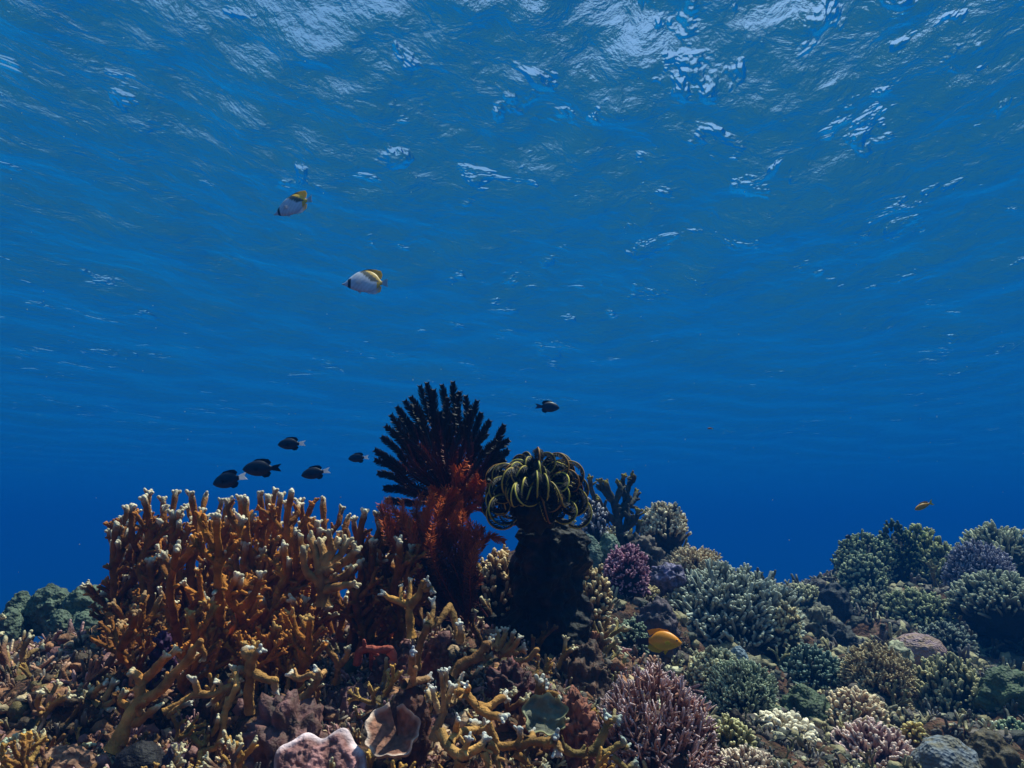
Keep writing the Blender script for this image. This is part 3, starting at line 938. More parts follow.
    sl = [(0.50, 0.0, -0.02, 0.008), (0.4, 0.08, -0.08, 0.05), (0.2, 0.14, -0.13, 0.075), (-0.05, 0.13, -0.12, 0.07), (-0.28, 0.06, -0.06, 0.03), (-0.36, 0.04, -0.04, 0.02)]
    sf = [("dorsal_fin", [(0.25, 0.12), (0.1, 0.2), (-0.15, 0.19), (-0.3, 0.12), (-0.26, 0.05), (0.0, 0.12)], S('9a7008'), 0.012, None),
          ("tail_fin", [(-0.35, 0.04), (-0.44, 0.11), (-0.55, 0.15), (-0.46, 0.0), (-0.55, -0.15), (-0.44, -0.11), (-0.35, -0.04)], S('a0a010'), 0.010, None)]
    fish("anthias", "small orange and olive fish swimming just above the far coral mound", 923.5, 506, 21, 2.8, sl, lambda x, z: S('d09010') if z > -0.02 else S('989410'), sf, yaw=R(8), pitch=R(20), left=True, eye=(0.38, 0.02, 0.055, 0.024), cat="fish")
    fish("anthias", "tiny reddish fish alone in the blue water above the white topped coral", 710, 428.5, 6, 4.0, sl, lambda x, z: S('8a3a18'), sf, yaw=R(10), left=True, cat="fish")

# ------------------------------------------------------------------ the colonies
def rimmed_plate():
    px = 0.93 / FPX; c0 = at(316, 801, 0.93)
    nu, nv = 150, 50
    Ug, Vg = np.meshgrid(np.linspace(R(-8), R(188), nu), np.linspace(0.05, 1, nv), indexing='ij')
    sc = 1 + 0.07 * np.sin(Ug * 6 + 1) + 0.05 * np.sin(Ug * 11)
    rx, ry = 60 * px * sc, 66 * px * sc
    up = nrm(CU * 0.8 + CF * 0.6); out = nrm(CU * 0.6 - CF * 0.8)
    X, Y = Vg * rx * np.cos(Ug), Vg * ry * np.sin(Ug)
    bulge = 14 * px * (1 - Vg ** 2) ** 0.5
    P = c0 + X[..., None] * CR + Y[..., None] * up
    nod = np.clip(fbm(P * 95, 3) + 0.15, -0.2, 1) * 3.4 * px * np.clip((1 - Vg) * 6, 0.25, 1)
    top = P + (bulge + nod)[..., None] * out
    th = (9 * np.sqrt(np.clip(1 - (np.clip(Vg - 0.86, 0, 1) / 0.14) ** 2, 0.02, 1)))[..., None] * px
    bot = top - out * th
    f = np.clip((Vg - 0.86) / 0.1, 0, 1)[..., None]
    m = np.clip(0.5 + nod / (4 * px), 0, 1)[..., None]
    cc = (S('6c3c30') * (1 - m) + S('b8807c') * m) * (1 - f) + S('e4c8cc') * f
    i, j = np.meshgrid(np.arange(nu - 1), np.arange(nv - 1), indexing='ij'); a = i * nv + j; N = nu * nv
    Q = [np.stack([a, a + 1, a + nv + 1, a + nv], -1)[..., ::-1].reshape(-1, 4), np.stack([a, a + 1, a + nv + 1, a + nv], -1).reshape(-1, 4) + N]
    e = np.arange(nu - 1) * nv + nv - 1; Q.append(np.stack([e, e + nv, e + nv + N, e + N], -1))
    e = np.arange(nu - 1) * nv; Q.append(np.stack([e + N, e + nv + N, e + nv, e], -1))
    for st in (0, (nu - 1) * nv):
        e = st + np.arange(nv - 1); Q.append(np.stack([e, e + 1, e + 1 + N, e + N], -1))
    mb = MB(); mb.add(np.concatenate([top.reshape(-1, 3), bot.reshape(-1, 3)]), np.concatenate(Q), None, np.concatenate([cc.reshape(-1, 3)] * 2))
    o = mb.build("plate_coral", M_LUMP); tag(o, "knobbly pink brown plate coral with a pale lilac rim at the bottom edge", "coral")


def build_left():
    ochre, ochre2, tan, tipw = np.array((0.30, 0.102, 0.012)), np.array((0.38, 0.135, 0.016)), S('c09a5a'), S('e4d4b4')
    # the brown fire-coral thicket, colony by colony along its skyline
    thicket("fire_coral", "brown fire coral colony at the open left end of the thicket, with short side knobs", [(127, 508), (133, 504), (121, 516), (112, 541), (114, 532), (117, 524), (142, 528), (120, 560), (116, 575), (132, 545), (150, 560), (125, 590)], 1.42, ochre * 0.85, tipw, 628, 5.6, 1, group_x=138)
    thicket("fire_coral", "brown fire coral colony with widely spaced tall stems second from the thicket's left end", [(149, 497), (163, 496), (144, 497), (176, 493), (172, 508), (191, 496), (158, 540), (178, 545), (168, 570), (190, 560), (150, 580), (184, 590), (165, 600), (200, 585)], 1.40, ochre, tipw, 632, 5.6, 2, group_x=174)
    thicket("fire_coral", "orange brown fire coral colony below the lowest damselfish, in the thicket's middle", [(206, 494), (203, 512), (228, 500), (241, 498), (216, 515), (232, 520), (222, 540), (245, 540), (210, 560), (238, 570), (216, 590), (252, 590), (230, 605), (205, 610)], 1.38, ochre2, tipw, 636, 5.6, 3, group_x=224)
    thicket("fire_coral", "densest brown fire coral colony with crowded tall stems below the black damselfish", [(246, 496), (260, 495), (268, 493), (275, 490), (281, 494), (292, 493), (286, 505), (256, 520), (270, 535), (284, 545), (296, 530), (264, 565), (280, 580), (262, 600), (292, 600), (276, 612)], 1.40, ochre2, tipw, 636, 5.4, 4, group_x=272)
    thicket("fire_coral", "brown fire coral colony with one tall white-ended stem, behind the pale fan shaped coral", [(299, 498), (323, 500), (311, 514), (304, 520), (318, 528), (300, 550), (330, 560), (312, 580), (335, 590), (308, 606)], 1.5, ochre, tipw, 632, 5.2, 5, group_x=312)
    thicket("fire_coral", "dark brown fire coral colony leaning against the red feather star", [(346, 525), (353, 517), (365, 511), (377, 514), (388, 527), (399, 540), (402, 548), (372, 535), (384, 555), (396, 570), (360, 560), (375, 590), (392, 595)], 1.43, ochre * 0.9, tipw, 622, 5.4, 6, group_x=372)
    # low growth at the foot of the thicket
    thicket("fire_coral", "low knobbly brown fire coral at the foot of the thicket before its tall stems", [(190, 612), (205, 600), (222, 618), (238, 604), (250, 620), (262, 606), (276, 622), (288, 610), (298, 628), (310, 616), (230, 635), (255, 640), (282, 642), (200, 636), (215, 645), (300, 645)], 1.28, ochre2, S('c89a58'), 668, 5.0, 8, group_x=248, side=5, conv=0.15, group=None)
    thicket("fire_coral", "short dark brown fire coral knobs beside the green lobed coral", [(113, 600), (116, 612), (122, 625), (136, 615), (150, 630), (112, 630), (160, 612), (140, 640), (118, 645), (172, 632)], 1.36, ochre * 0.8, S('b89064'), 668, 4.8, 9, group_x=130, side=4, conv=0.15, group=None)
    traced_coral("fire_coral", "pale tan fan shaped fire coral with thick white-ended branches in front of the thicket", 1.24,
                 [([(323, 606), (323, 592), (321, 573)], 8.5, 7), ([(321, 575), (316, 552), (310, 537)], 5.5, 5), ([(321, 572), (324, 556), (320, 541)], 5.5, 4.5), ([(322, 571), (332, 552), (339, 540)], 5.5, 4.6), ([(324, 570), (339, 556), (348, 541)], 5.5, 4.6), ([(326, 572), (344, 562), (358, 549)], 5.2, 4.5),
                  ([(325, 590), (341, 586), (355, 584)], 5, 4), ([(322, 585), (306, 570), (303, 548)], 5, 4.2), ([(326, 582), (345, 575), (352, 568)], 4.5, 4), ([(312, 556), (302, 545), (300, 536)], 4, 3.5), ([(333, 553), (330, 540), (329, 531)], 4, 3.4)],
                 S('a07c44'), tipw, tiplen=5.6, knob=True, seed=12)
    # tan branches in front
    traced_coral("fire_coral", "tan fire coral with long diagonal branches rising to the right above the dark ball", 1.03,
                 [([(112, 752), (125, 727), (141, 700)], 9.5, 8.5), ([(141, 701), (142, 682), (160, 665), (177, 648)], 6.5, 4.2), ([(142, 684), (137, 676), (131, 672)], 5.5, 4.5), ([(148, 676), (158, 664), (166, 655)], 4.5, 3.5), ([(141, 702), (160, 690), (181, 667), (200, 642)], 7, 4.2), ([(199, 645), (204, 652), (204, 660)], 3.4, 3), ([(182, 667), (193, 660), (197, 655)], 3.5, 3),
                  ([(134, 724), (145, 716), (158, 707)], 5, 4), ([(140, 714), (138, 706), (144, 702)], 3.6, 3), ([(131, 712), (121, 700), (124, 692)], 4.5, 4)],
                 S('c08c44'), S('e8d8b8'), tiplen=4.9, seed=13, drift=0.012)
    traced_coral("fire_coral", "tan fire coral with thin white-tipped branches lying low, right of the diagonal branches", 1.04,
                 [([(216, 768), (220, 738), (226, 710), (236, 688)], 4.6, 4.4), ([(236, 690), (236, 676), (233, 667)], 3.4, 3.2), ([(163, 712), (180, 703), (194, 693)], 3.6, 3.4), ([(193, 694), (212, 694), (229, 687)], 4.2, 4.2), ([(197, 692), (196, 684), (193, 679)], 3.6, 4.4), ([(226, 688), (218, 697), (212, 703)], 3.6, 4), ([(222, 690), (220, 684), (216, 681)], 3, 3.6), ([(168, 716), (178, 708), (190, 703)], 3.2, 3)],
                 S('c09650'), S('ece6da'), tiplen=5.6, seed=14, drift=0.012, knob=True)
    traced_coral("fire_coral", "tan fire coral with one large bright white tip, at the foot of the thicket", 1.1,
                 [([(250, 712), (249, 695), (250, 676), (252, 655)], 6, 6.5), ([(252, 660), (245, 652), (247, 649)], 5, 5.5), ([(252, 660), (258, 652), (262, 650)], 4.5, 4.2), ([(250, 672), (260, 676), (270, 680), (275, 680)], 5.2, 4.6), ([(274, 682), (275, 688), (276, 692)], 3.6, 4), ([(247, 672), (240, 668), (236, 674)], 3.8, 3.4)],
                 S('b08a48'), S('f2f0ec'), tiplen=7.7, seed=15)
    traced_coral("fire_coral", "short hooked tan fire coral branch with white ends above the pink plate", 1.06,
                 [([(304, 698), (312, 688), (320, 677)], 4.2, 4), ([(319, 678), (311, 675), (300, 679), (290, 674)], 4, 4), ([(319, 678), (318, 672), (315, 670)], 3.6, 3.6), ([(320, 676), (324, 672), (323, 676)], 3.4, 3.4)],
                 S('b08c54'), S('f0ece6'), tiplen=4.2, seed=16)
    traced_coral("fire_coral", "small tan fire coral with two slender pale prongs near the thicket's lower left", 1.12,
                 [([(100, 708), (92, 700), (91, 694)], 4.2, 3.6), ([(92, 698), (98, 689), (106, 683)], 3.2, 3.2), ([(104, 700), (110, 690), (114, 682)], 3.4, 4), ([(92, 702), (104, 708), (110, 710)], 4.2, 3.6), ([(104, 706), (114, 700), (118, 690)], 3.2, 2.8)],
                 S('a88a50'), S('dcdcd0'), tiplen=4.2, seed=17)
    traced_coral("fire_coral", "green grey knobby fire coral edge left of the two slender pale prongs", 1.14,
                 [([(70, 730), (66, 718), (64, 710)], 5, 4.6), ([(72, 722), (70, 705), (74, 696)], 5, 4.6), ([(76, 718), (78, 700), (84, 686)], 5.2, 4.8), ([(80, 712), (88, 698), (92, 690)], 4, 3.8), ([(66, 724), (60, 722), (62, 720)], 4, 3.6)],
                 S('7c7a50'), S('b4bca8'), tiplen=3.5, seed=18)
    traced_coral("fire_coral", "small pale branching coral fronds in the lower left corner", 1.05,
                 [([(14, 768), (10, 752), (6, 742)], 4.5, 4), ([(24, 770), (20, 752), (14, 738)], 4.5, 3.6), ([(28, 768), (28, 752), (24, 734)], 3.6, 3.2), ([(30, 762), (36, 750), (42, 742)], 3.6, 3), ([(6, 764), (2, 752), (0, 746)], 4, 3.6), ([(74, 756), (82, 748), (90, 744)], 4, 3.2)],
                 S('8c8a60'), S('c4ccb8'), tiplen=4.2, seed=19)
    # centre foreground
    traced_coral("fire_coral", "tan antler coral with four upright white-tipped prongs in front of the red feather star", 1.2,
                 [([(411, 638), (410, 622), (409, 604)], 4.8, 5), ([(408, 605), (396, 600), (389, 598), (383, 593)], 4.2, 3.2), ([(401, 600), (401, 592), (401, 586)], 2.8, 2.4), ([(409, 602), (410, 590), (410, 579)], 3.2, 2.4), ([(410, 606), (418, 596), (423, 583)], 4.8, 4.2), ([(423, 588), (427, 583), (429, 584)], 3, 2.8), ([(425, 590), (431, 588), (432, 592)], 2.8, 2.8), ([(423, 584), (427, 581), (427, 580)], 2.6, 2.6)],
                 S('b48a40'), S('f0ece4'), tiplen=4.2, seed=21)
    traced_coral("fire_coral", "tan hooked fire coral arch with a long white tip beside the four pronged antler", 1.16,
                 [([(417, 668), (419, 652), (422, 639), (428, 626)], 4, 4), ([(428, 627), (438, 622), (446, 612), (450, 606)], 4.2, 4.2), ([(449, 608), (453, 614), (454, 620)], 4, 3.6, False), ([(454, 618), (456, 630), (458, 640)], 3.6, 3.4, False), ([(429, 624), (433, 612), (433, 600)], 3.2, 2.8), ([(460, 642), (461, 632), (460, 624)], 4.2, 3.8), ([(428, 626), (426, 622), (430, 616)], 3, 3)],
                 S('a88446'), S('f0eee8'), tiplen=7.7, seed=22)
    traced_coral("fire_coral", "thick brown tan branch crowned with small white knobs in the middle of the reef slope", 1.13,
                 [([(452, 676), (462, 665), (476, 657), (486, 645)], 6.2, 5), ([(484, 650), (488, 644), (490, 641)], 4.4, 3.6), ([(488, 650), (492, 646), (494, 652)], 3.6, 3.2), ([(478, 656), (484, 660), (490, 656)], 3.6, 3.2), ([(484, 656), (482, 664), (481, 668)], 3, 2.6)],
                 S('96703e'), S('e6dcc8'), tiplen=3.5, knob=True, seed=23)
    traced_coral("fire_coral", "cluster of short cream-tipped coral fingers at the foot of the dark pinnacle", 1.18,
                 [([(494, 652), (498, 640), (497, 631)], 3.6, 3), ([(498, 650), (504, 638), (505, 629)], 3.6, 3), ([(502, 652), (511, 642), (513, 633)], 3.4, 2.8), ([(504, 654), (514, 646), (520, 637)], 3.4, 2.8), ([(498, 654), (512, 654), (524, 647)], 3.8, 3.4), ([(510, 660), (526, 660), (537, 650)], 3.4, 3), ([(534, 654), (538, 656), (538, 660)], 2.6, 2.4), ([(496, 648), (490, 640), (493, 636)], 3, 2.6)],
                 S('a88448'), S('f0ead8'), tiplen=3.5, seed=24, knob=True)
    traced_coral("fire_coral", "upright pale stems with white ends rising beside the scroll shaped coral", 1.0,
                 [([(434, 740), (438, 726), (443, 715), (448, 699)], 5.2, 4), ([(447, 702), (450, 693), (452, 686)], 3.6, 4.2), ([(444, 712), (443, 690), (441, 671)], 3.6, 3), ([(444, 690), (446, 678), (446, 670)], 2.8, 2.8), ([(452, 704), (457, 690), (462, 675)], 3.2, 2.8), ([(446, 706), (454, 702), (455, 696)], 3, 3.6), ([(440, 712), (434, 698), (433, 688)], 3.6, 3), ([(434, 704), (429, 696), (428, 691)], 3, 3.2)],
                 S('b09a66'), S('f2f2f0'), tiplen=5.6, seed=25)
    traced_coral("fire_coral", "tan forked coral branch pointing its two white ends at the grey green leaf coral", 1.02,
                 [([(458, 692), (466, 694), (477, 706)], 4.6, 5.2), ([(476, 706), (488, 707), (500, 699), (505, 697)], 5, 4.2), ([(478, 709), (492, 716), (505, 717)], 5, 4.4), ([(466, 694), (468, 688), (466, 685)], 3.6, 3.2), ([(462, 696), (458, 690), (455, 690)], 3.2, 3)],
                 S('b88e48'), S('f4f2ee'), tiplen=5.6, seed=26)
    traced_coral("fire_coral", "tan coral stub with knobbed end beside the scroll shaped coral's top", 1.02,
                 [([(404, 684), (414, 682), (425, 680)], 5, 4.4), ([(424, 681), (427, 679), (429, 677)], 4, 3.8), ([(412, 684), (414, 674), (415, 668)], 4, 3.4), ([(412, 672), (412, 660), (413, 652)], 4.6, 4.2), ([(424, 690), (430, 690), (431, 687)], 3.4, 3.2)],
                 S('a88658'), S('dcd8e0'), tiplen=5.6, seed=27)
    traced_coral("fire_coral", "big tan coral branches sprawling along the bottom edge with blue-white tips", 0.95,
                 [([(440, 730), (445, 742), (452, 750), (461, 757)], 6.2, 6.2, False), ([(460, 757), (470, 752), (480, 746), (487, 738)], 5.8, 4.6), ([(462, 754), (467, 744), (469, 738)], 4, 3.4), ([(486, 744), (492, 746), (496, 752)], 4.2, 4.4), ([(448, 744), (458, 734), (474, 729)], 5.2, 4.8), ([(472, 732), (474, 726), (475, 722)], 4.6, 5), ([(476, 732), (484, 728), (487, 724)], 4, 4.4), ([(456, 734), (457, 724), (458, 718)], 3.8, 3.2), ([(444, 736), (442, 732), (443, 734)], 5, 4.6), ([(462, 758), (458, 770), (456, 780)], 6, 6, False), ([(484, 752), (488, 764), (490, 775)], 4, 4, False), ([(494, 754), (498, 764), (502, 775)], 4, 4, False)],
                 S('b89450'), S('eef0f4'), tiplen=5.6, seed=28)
    traced_coral("fire_coral", "long horizontal tan coral branch below the grey green leaf coral, with upright stubs", 0.97,
                 [([(488, 724), (493, 736), (500, 746), (518, 745)], 4.8, 5, False), ([(517, 746), (521, 738), (520, 729)], 4.6, 3.8), ([(518, 746), (534, 742), (548, 743)], 5, 5.2, False), ([(547, 744), (553, 741), (556, 736)], 5, 4.6), ([(527, 741), (532, 737), (532, 732)], 4.2, 3.2), ([(512, 752), (524, 760), (532, 772)], 4.4, 4, False), ([(552, 740), (557, 746), (557, 754)], 4.4, 4.6)],
                 S('a88444'), S('e8ecf0'), tiplen=4.9, seed=29)
    traced_coral("fire_coral", "tan antler branch with a pale green crowned tip in front of the lilac staghorn", 0.97,
                 [([(558, 740), (564, 748), (574, 753), (594, 751)], 5, 5.4, False), ([(592, 752), (601, 740), (606, 728), (609, 720)], 5.4, 4.6), ([(608, 722), (606, 717), (606, 715)], 4, 4.2), ([(609, 722), (615, 719), (618, 720)], 4, 4.2), ([(594, 751), (608, 752), (618, 746), (624, 743)], 4.8, 4.2), ([(620, 746), (624, 742), (623, 739)], 3.4, 3.2), ([(622, 747), (626, 747), (628, 746)], 3.4, 3.2), ([(612, 756), (620, 763), (628, 770)], 3.6, 3.6), ([(628, 772), (632, 766), (636, 763)], 3.6, 3.6)],
                 S('8c7c44'), S('c4d2d4'), tiplen=5.6, seed=30)
    traced_coral("fire_coral", "small brown coral stub with a white cap above the grey green leaf coral", 1.08,
                 [([(538, 700), (539, 690), (541, 681)], 6, 4.6), ([(540, 690), (546, 687), (547, 684)], 3.6, 3.4), ([(544, 692), (556, 694), (560, 698)], 3, 2.6)],
                 S('7c6030'), S('e8e6e0'), tiplen=3.5, seed=31)
    tb = [("tan forked coral branch pointing right at the far lower left, above the pinkish tan dome", 1.08, [([(34, 738), (40, 722), (50, 708)], 5, 4.2), ([(44, 716), (38, 704), (40, 692)], 4.2, 3.4), ([(49, 709), (60, 700), (70, 696)], 4.2, 3.4), ([(50, 709), (53, 696), (60, 684)], 4, 3.2)], S('9c7c40')),
          ("olive tan branching coral at the left edge in front of the green lobed coral", 1.3, [([(12, 690), (16, 672), (24, 658)], 4.4, 3.6), ([(17, 672), (8, 660), (6, 650)], 3.8, 3), ([(23, 660), (32, 652), (42, 648)], 3.6, 3), ([(22, 662), (24, 648), (30, 638)], 3.6, 3)], S('8c7444')),
          ("low brown yellow branching coral between the dark ball and the rough pinkish rock", 1.0, [([(200, 770), (202, 752), (208, 736)], 4.6, 3.8), ([(204, 748), (194, 738), (188, 726)], 4, 3.2), ([(207, 738), (216, 728), (218, 718)], 4, 3.2), ([(203, 752), (214, 748), (224, 740)], 3.8, 3.2)], S('a8843c')),
          ("slender tan coral twig standing left of the pink sponge arch", 1.2, [([(336, 682), (338, 668), (334, 656)], 4, 3.2), ([(338, 668), (346, 658), (348, 648)], 3.6, 3), ([(335, 658), (328, 650), (326, 642)], 3.2, 2.8)], S('9c7840')),
          ("yellow brown coral twigs cut by the bottom edge right of the dark ball", 0.95, [([(238, 778), (240, 758), (236, 744)], 4.6, 3.8), ([(240, 760), (250, 750), (256, 740)], 4, 3.2), ([(237, 748), (228, 742), (224, 732)], 3.6, 3)], S('b08c44'))]
    for q, (lb, dd, br, cc) in enumerate(tb):
        traced_coral("fire_coral", lb, dd, br, cc, S('ece0c4'), tiplen=5, knob=True, seed=80 + q)
    # rounded and plate-like growths in front
    rimmed_plate()
    lump_coral("crusted_rock", "rough pinkish brown rock behind the pale rimmed plate coral", 290, 698, 84, 70, 1.02, S('7c5450'), S('4a3028'), 0.4, 3)
    lump_coral("sponge", "dark purple ball shaped sponge at the bottom edge, below the diagonal tan branches", 142, 741, 56, 40, 0.98, S('1c1418'), S('120c12'), 0.06, 2)
    lump_coral("sponge", "small pale purple knobbed sponge beside the dark ball", 175, 743, 22, 30, 0.97, S('5c4658'), S('30242c'), 0.35, 3, sub=4)
    lump_coral("lobed_coral", "pinkish tan dome coral near the lower left corner", 66, 747, 66, 34, 0.98, S('a87c60'), S('7c5644'), 0.14, 4, mat=M_POLYP)
    lump_coral("sponge", "smooth brown sponge lump standing behind the scroll shaped coral", 411, 684, 42, 48, 1.04, S('5c3424'), S('3c2018'), 0.14, 2.4)
    lump_coral("sponge", "orange brown sponge mound under the hooked coral arch", 434, 641, 34, 34, 1.2, S('8a4426'), S('5c2c1c'), 0.3, 3.5)
    lump_coral("crusted_rock", "pinkish red crusted lump left of the orange brown sponge mound", 396, 648, 46, 40, 1.22, S('7c4238'), S('4c342c'), 0.4, 3.2)
    lump_coral("crusted_rock", "maroon encrusted rock lump between the knob crowned branch and the leaf coral", 512, 664, 52, 44, 1.13, S('6c3a38'), S('3c2220'), 0.4, 3.4)
    lump_coral("crusted_rock", "pink and orange crusted rock beside the grey green leaf coral", 574, 690, 36, 60, 1.06, S('a06048'), S('5c3024'), 0.45, 3.6)
    lump_coral("crusted_rock", "brown crusted rock shoulder at the right foot of the dark pinnacle", 585, 640, 52, 80, 1.33, S('5e4030'), S('3c2a22'), 0.35, 3.0)
    lump_coral("sponge", "purple sponge between the thicket and the diagonal tan branches", 163, 632, 24, 30, 1.2, S('4c2050'), S('241028'), 0.4, 3)
    lump_coral("crusted_rock", "mauve crusted rock below the fan shaped coral", 352, 690, 66, 50, 1.16, S('6c4a4a'), S('44322c'), 0.45, 3.5)
    lump_coral("crusted_rock", "purplish crusted rock mound in the left slope", 50, 668, 60, 40, 1.4, S('5a3e44'), S('3c3226'), 0.45, 3.5)
    # scroll and leaf
    px = 1.0 / FPX
    mb = MB(); c0 = at(397, 733, 0.965)
    nu, nv = 110, 26
    Ug, Vg = np.meshgrid(np.linspace(R(-250), R(90), nu), np.linspace(0.04, 1, nv), indexing='ij')
    ph = (Ug - Ug.min()) / (Ug.max() - Ug.min())
    rad = Vg * 28 * px * (1.12 - 0.62 * ph ** 2.2) * (1 + 0.05 * np.sin(Ug * 5 + 1) + 0.04 * np.sin(Ug * 11))
    nd = nrm(CU * 0.8 - CF * 0.6); v2 = nrm(CU * 0.6 + CF * 0.8)
    P = c0 + (rad * np.cos(Ug))[..., None] * CR + (rad * np.sin(Ug))[..., None] * v2
    lift = (9 * Vg ** 2.4 + 20 * ph ** 2.5 * Vg - 4 + 2.2 * Vg ** 2 * np.sin(Ug * 7)) * px + 1.2 * px * fbm(P * 120, 2) * (1 - Vg)
    top = P + lift[..., None] * nd
    th = 6 * px * np.sqrt(np.clip(1 - (np.clip(Vg - 0.88, 0, 1) / 0.12) ** 2, 0.03, 1))
    bot = top - th[..., None] * nd - (np.clip(1 - Vg, 0, 1) * 10 * px)[..., None] * nd
    body, rim = S('94604a'), S('d8b8a4')
    fz = np.clip((Vg - 0.84) / 0.12, 0, 1)[..., None]
    mo = np.clip(0.5 + fbm(P * 160, 2), 0, 1)[..., None]
    cc = (body * (0.6 + 0.6 * mo)) * (1 - fz) + rim * fz
    i, j = np.meshgrid(np.arange(nu - 1), np.arange(nv - 1), indexing='ij'); a = i * nv + j; N = nu * nv
    Qs = [np.stack([a, a + nv, a + nv + 1, a + 1], -1).reshape(-1, 4), np.stack([a, a + 1, a + nv + 1, a + nv], -1).reshape(-1, 4) + N]
    e = np.arange(nu - 1) * nv + nv - 1; Qs.append(np.stack([e, e + nv, e + nv + N, e + N], -1))
    e = np.arange(nu - 1) * nv; Qs.append(np.stack([e + N, e + nv + N, e + nv, e], -1))
    for st in (0, (nu - 1) * nv):
        e = st + np.arange(nv - 1); Qs.append(np.stack([e, e + 1, e + 1 + N, e + N], -1))
    mb.add(np.concatenate([top.reshape(-1, 3), bot.reshape(-1, 3)]), np.concatenate(Qs), None, np.concatenate([cc.reshape(-1, 3), cc.reshape(-1, 3) * 0.8]))
    o = mb.build("scroll_coral", M_LUMP); tag(o, "scroll shaped brown plate coral with a pale pink rim at the bottom", "coral")
    mb = MB(); c0 = at(545, 716, 1.03); ng = 40
    u = np.linspace(-1, 1, ng); Ug, Vg = np.meshgrid(u, u, indexing='ij')
    sx = 22 * px * (1 + 0.12 * np.sin(Vg * 5)); dx = Ug * sx * np.sqrt(1 - Vg ** 2 * 0.45); dy = Vg * 20 * px * np.sqrt(1 - Ug ** 2 * 0.4) * (1 + 0.1 * np.sin(Ug * 6))
    edge = np.maximum(np.abs(Ug), np.abs(Vg))
    dz = 8 * px * edge ** 3 + 3 * px * perlin(np.stack([Ug * 2.2, Vg * 2.2, 0 * Ug], -1)) * 1.5
    nrm_dir = nrm(CU * 0.65 - CF * 0.75)
    V2 = nrm(np.cross(CR, nrm_dir))
    if V2[2] < 0: V2 = -V2
    top = c0 + dx[..., None] * CR + dy[..., None] * V2 + dz[..., None] * nrm_dir
    bot = top - nrm_dir * 4 * px
    ca, cb = S('747460'), S('b8b484')
    cc = ca + (cb - ca) * np.clip((edge - 0.86) / 0.12, 0, 1)[..., None]
    i, j = np.meshgrid(np.arange(ng - 1), np.arange(ng - 1), indexing='ij'); a = i * ng + j; N = ng * ng
    Qs = [np.stack([a, a + ng, a + ng + 1, a + 1], -1).reshape(-1, 4), np.stack([a + 1, a + ng + 1, a + ng, a], -1).reshape(-1, 4) + N]
    for e, stp in ((np.arange(ng - 1), 1), ((ng - 1) * ng + np.arange(ng - 1), 1), (np.arange(ng - 1) * ng, ng), (np.arange(ng - 1) * ng + ng - 1, ng)):
        Qs.append(np.stack([e, e + stp, e + stp + N, e + N], -1))
    mb.add(np.concatenate([top.reshape(-1, 3), bot.reshape(-1, 3)]), np.concatenate(Qs), None, np.concatenate([cc.reshape(-1, 3), cc.reshape(-1, 3)]))
    o = mb.build("leaf_coral", M_LUMP); tag(o, "grey green leaf shaped coral plate with a pale yellow edge", "coral")
    # arch of pinkish sponge
    traced_coral("tube_sponge", "pinkish orange sponge arch on two short legs in the middle of the slope", 1.18,
                 [([(357, 664), (360, 652), (368, 649), (380, 650), (390, 649)], 4.6, 4.6), ([(389, 650), (393, 655), (393, 662)], 4.4, 4), ([(372, 651), (371, 658), (371, 668)], 2.6, 2.2)],
                 S('a4543c'), S('b87460'), cat="sponge", tiplen=3.5, seed=41, mat=M_LUMP)
    # green lobed coral at the far left
    rt = root("lobed_coral", at(52, 650, 1.85), "grey green lobed coral with rounded humps at the far left edge", "coral")
    p = 1.85 / FPX
    for (x, y, w, h) in [(18, 596, 30, 66), (50, 588, 40, 46), (85, 588, 42, 44), (60, 613, 26, 34), (88, 614, 34, 34), (8, 612, 26, 50)]:
        mb = MB(); c = at(x, y + h * 0.5, 1.85 - (0.05 if y > 605 else 0) + RNG.normal(0, 0.01))
        blob(mb, c, (w / 2 * p, w / 2 * p, h * 0.55 * p), 5, 0.16, 3.2, seed=x, C=S('64705a'), C2=S('3e4a3c'))
        mb.build("lobe", M_POLYP, rt)


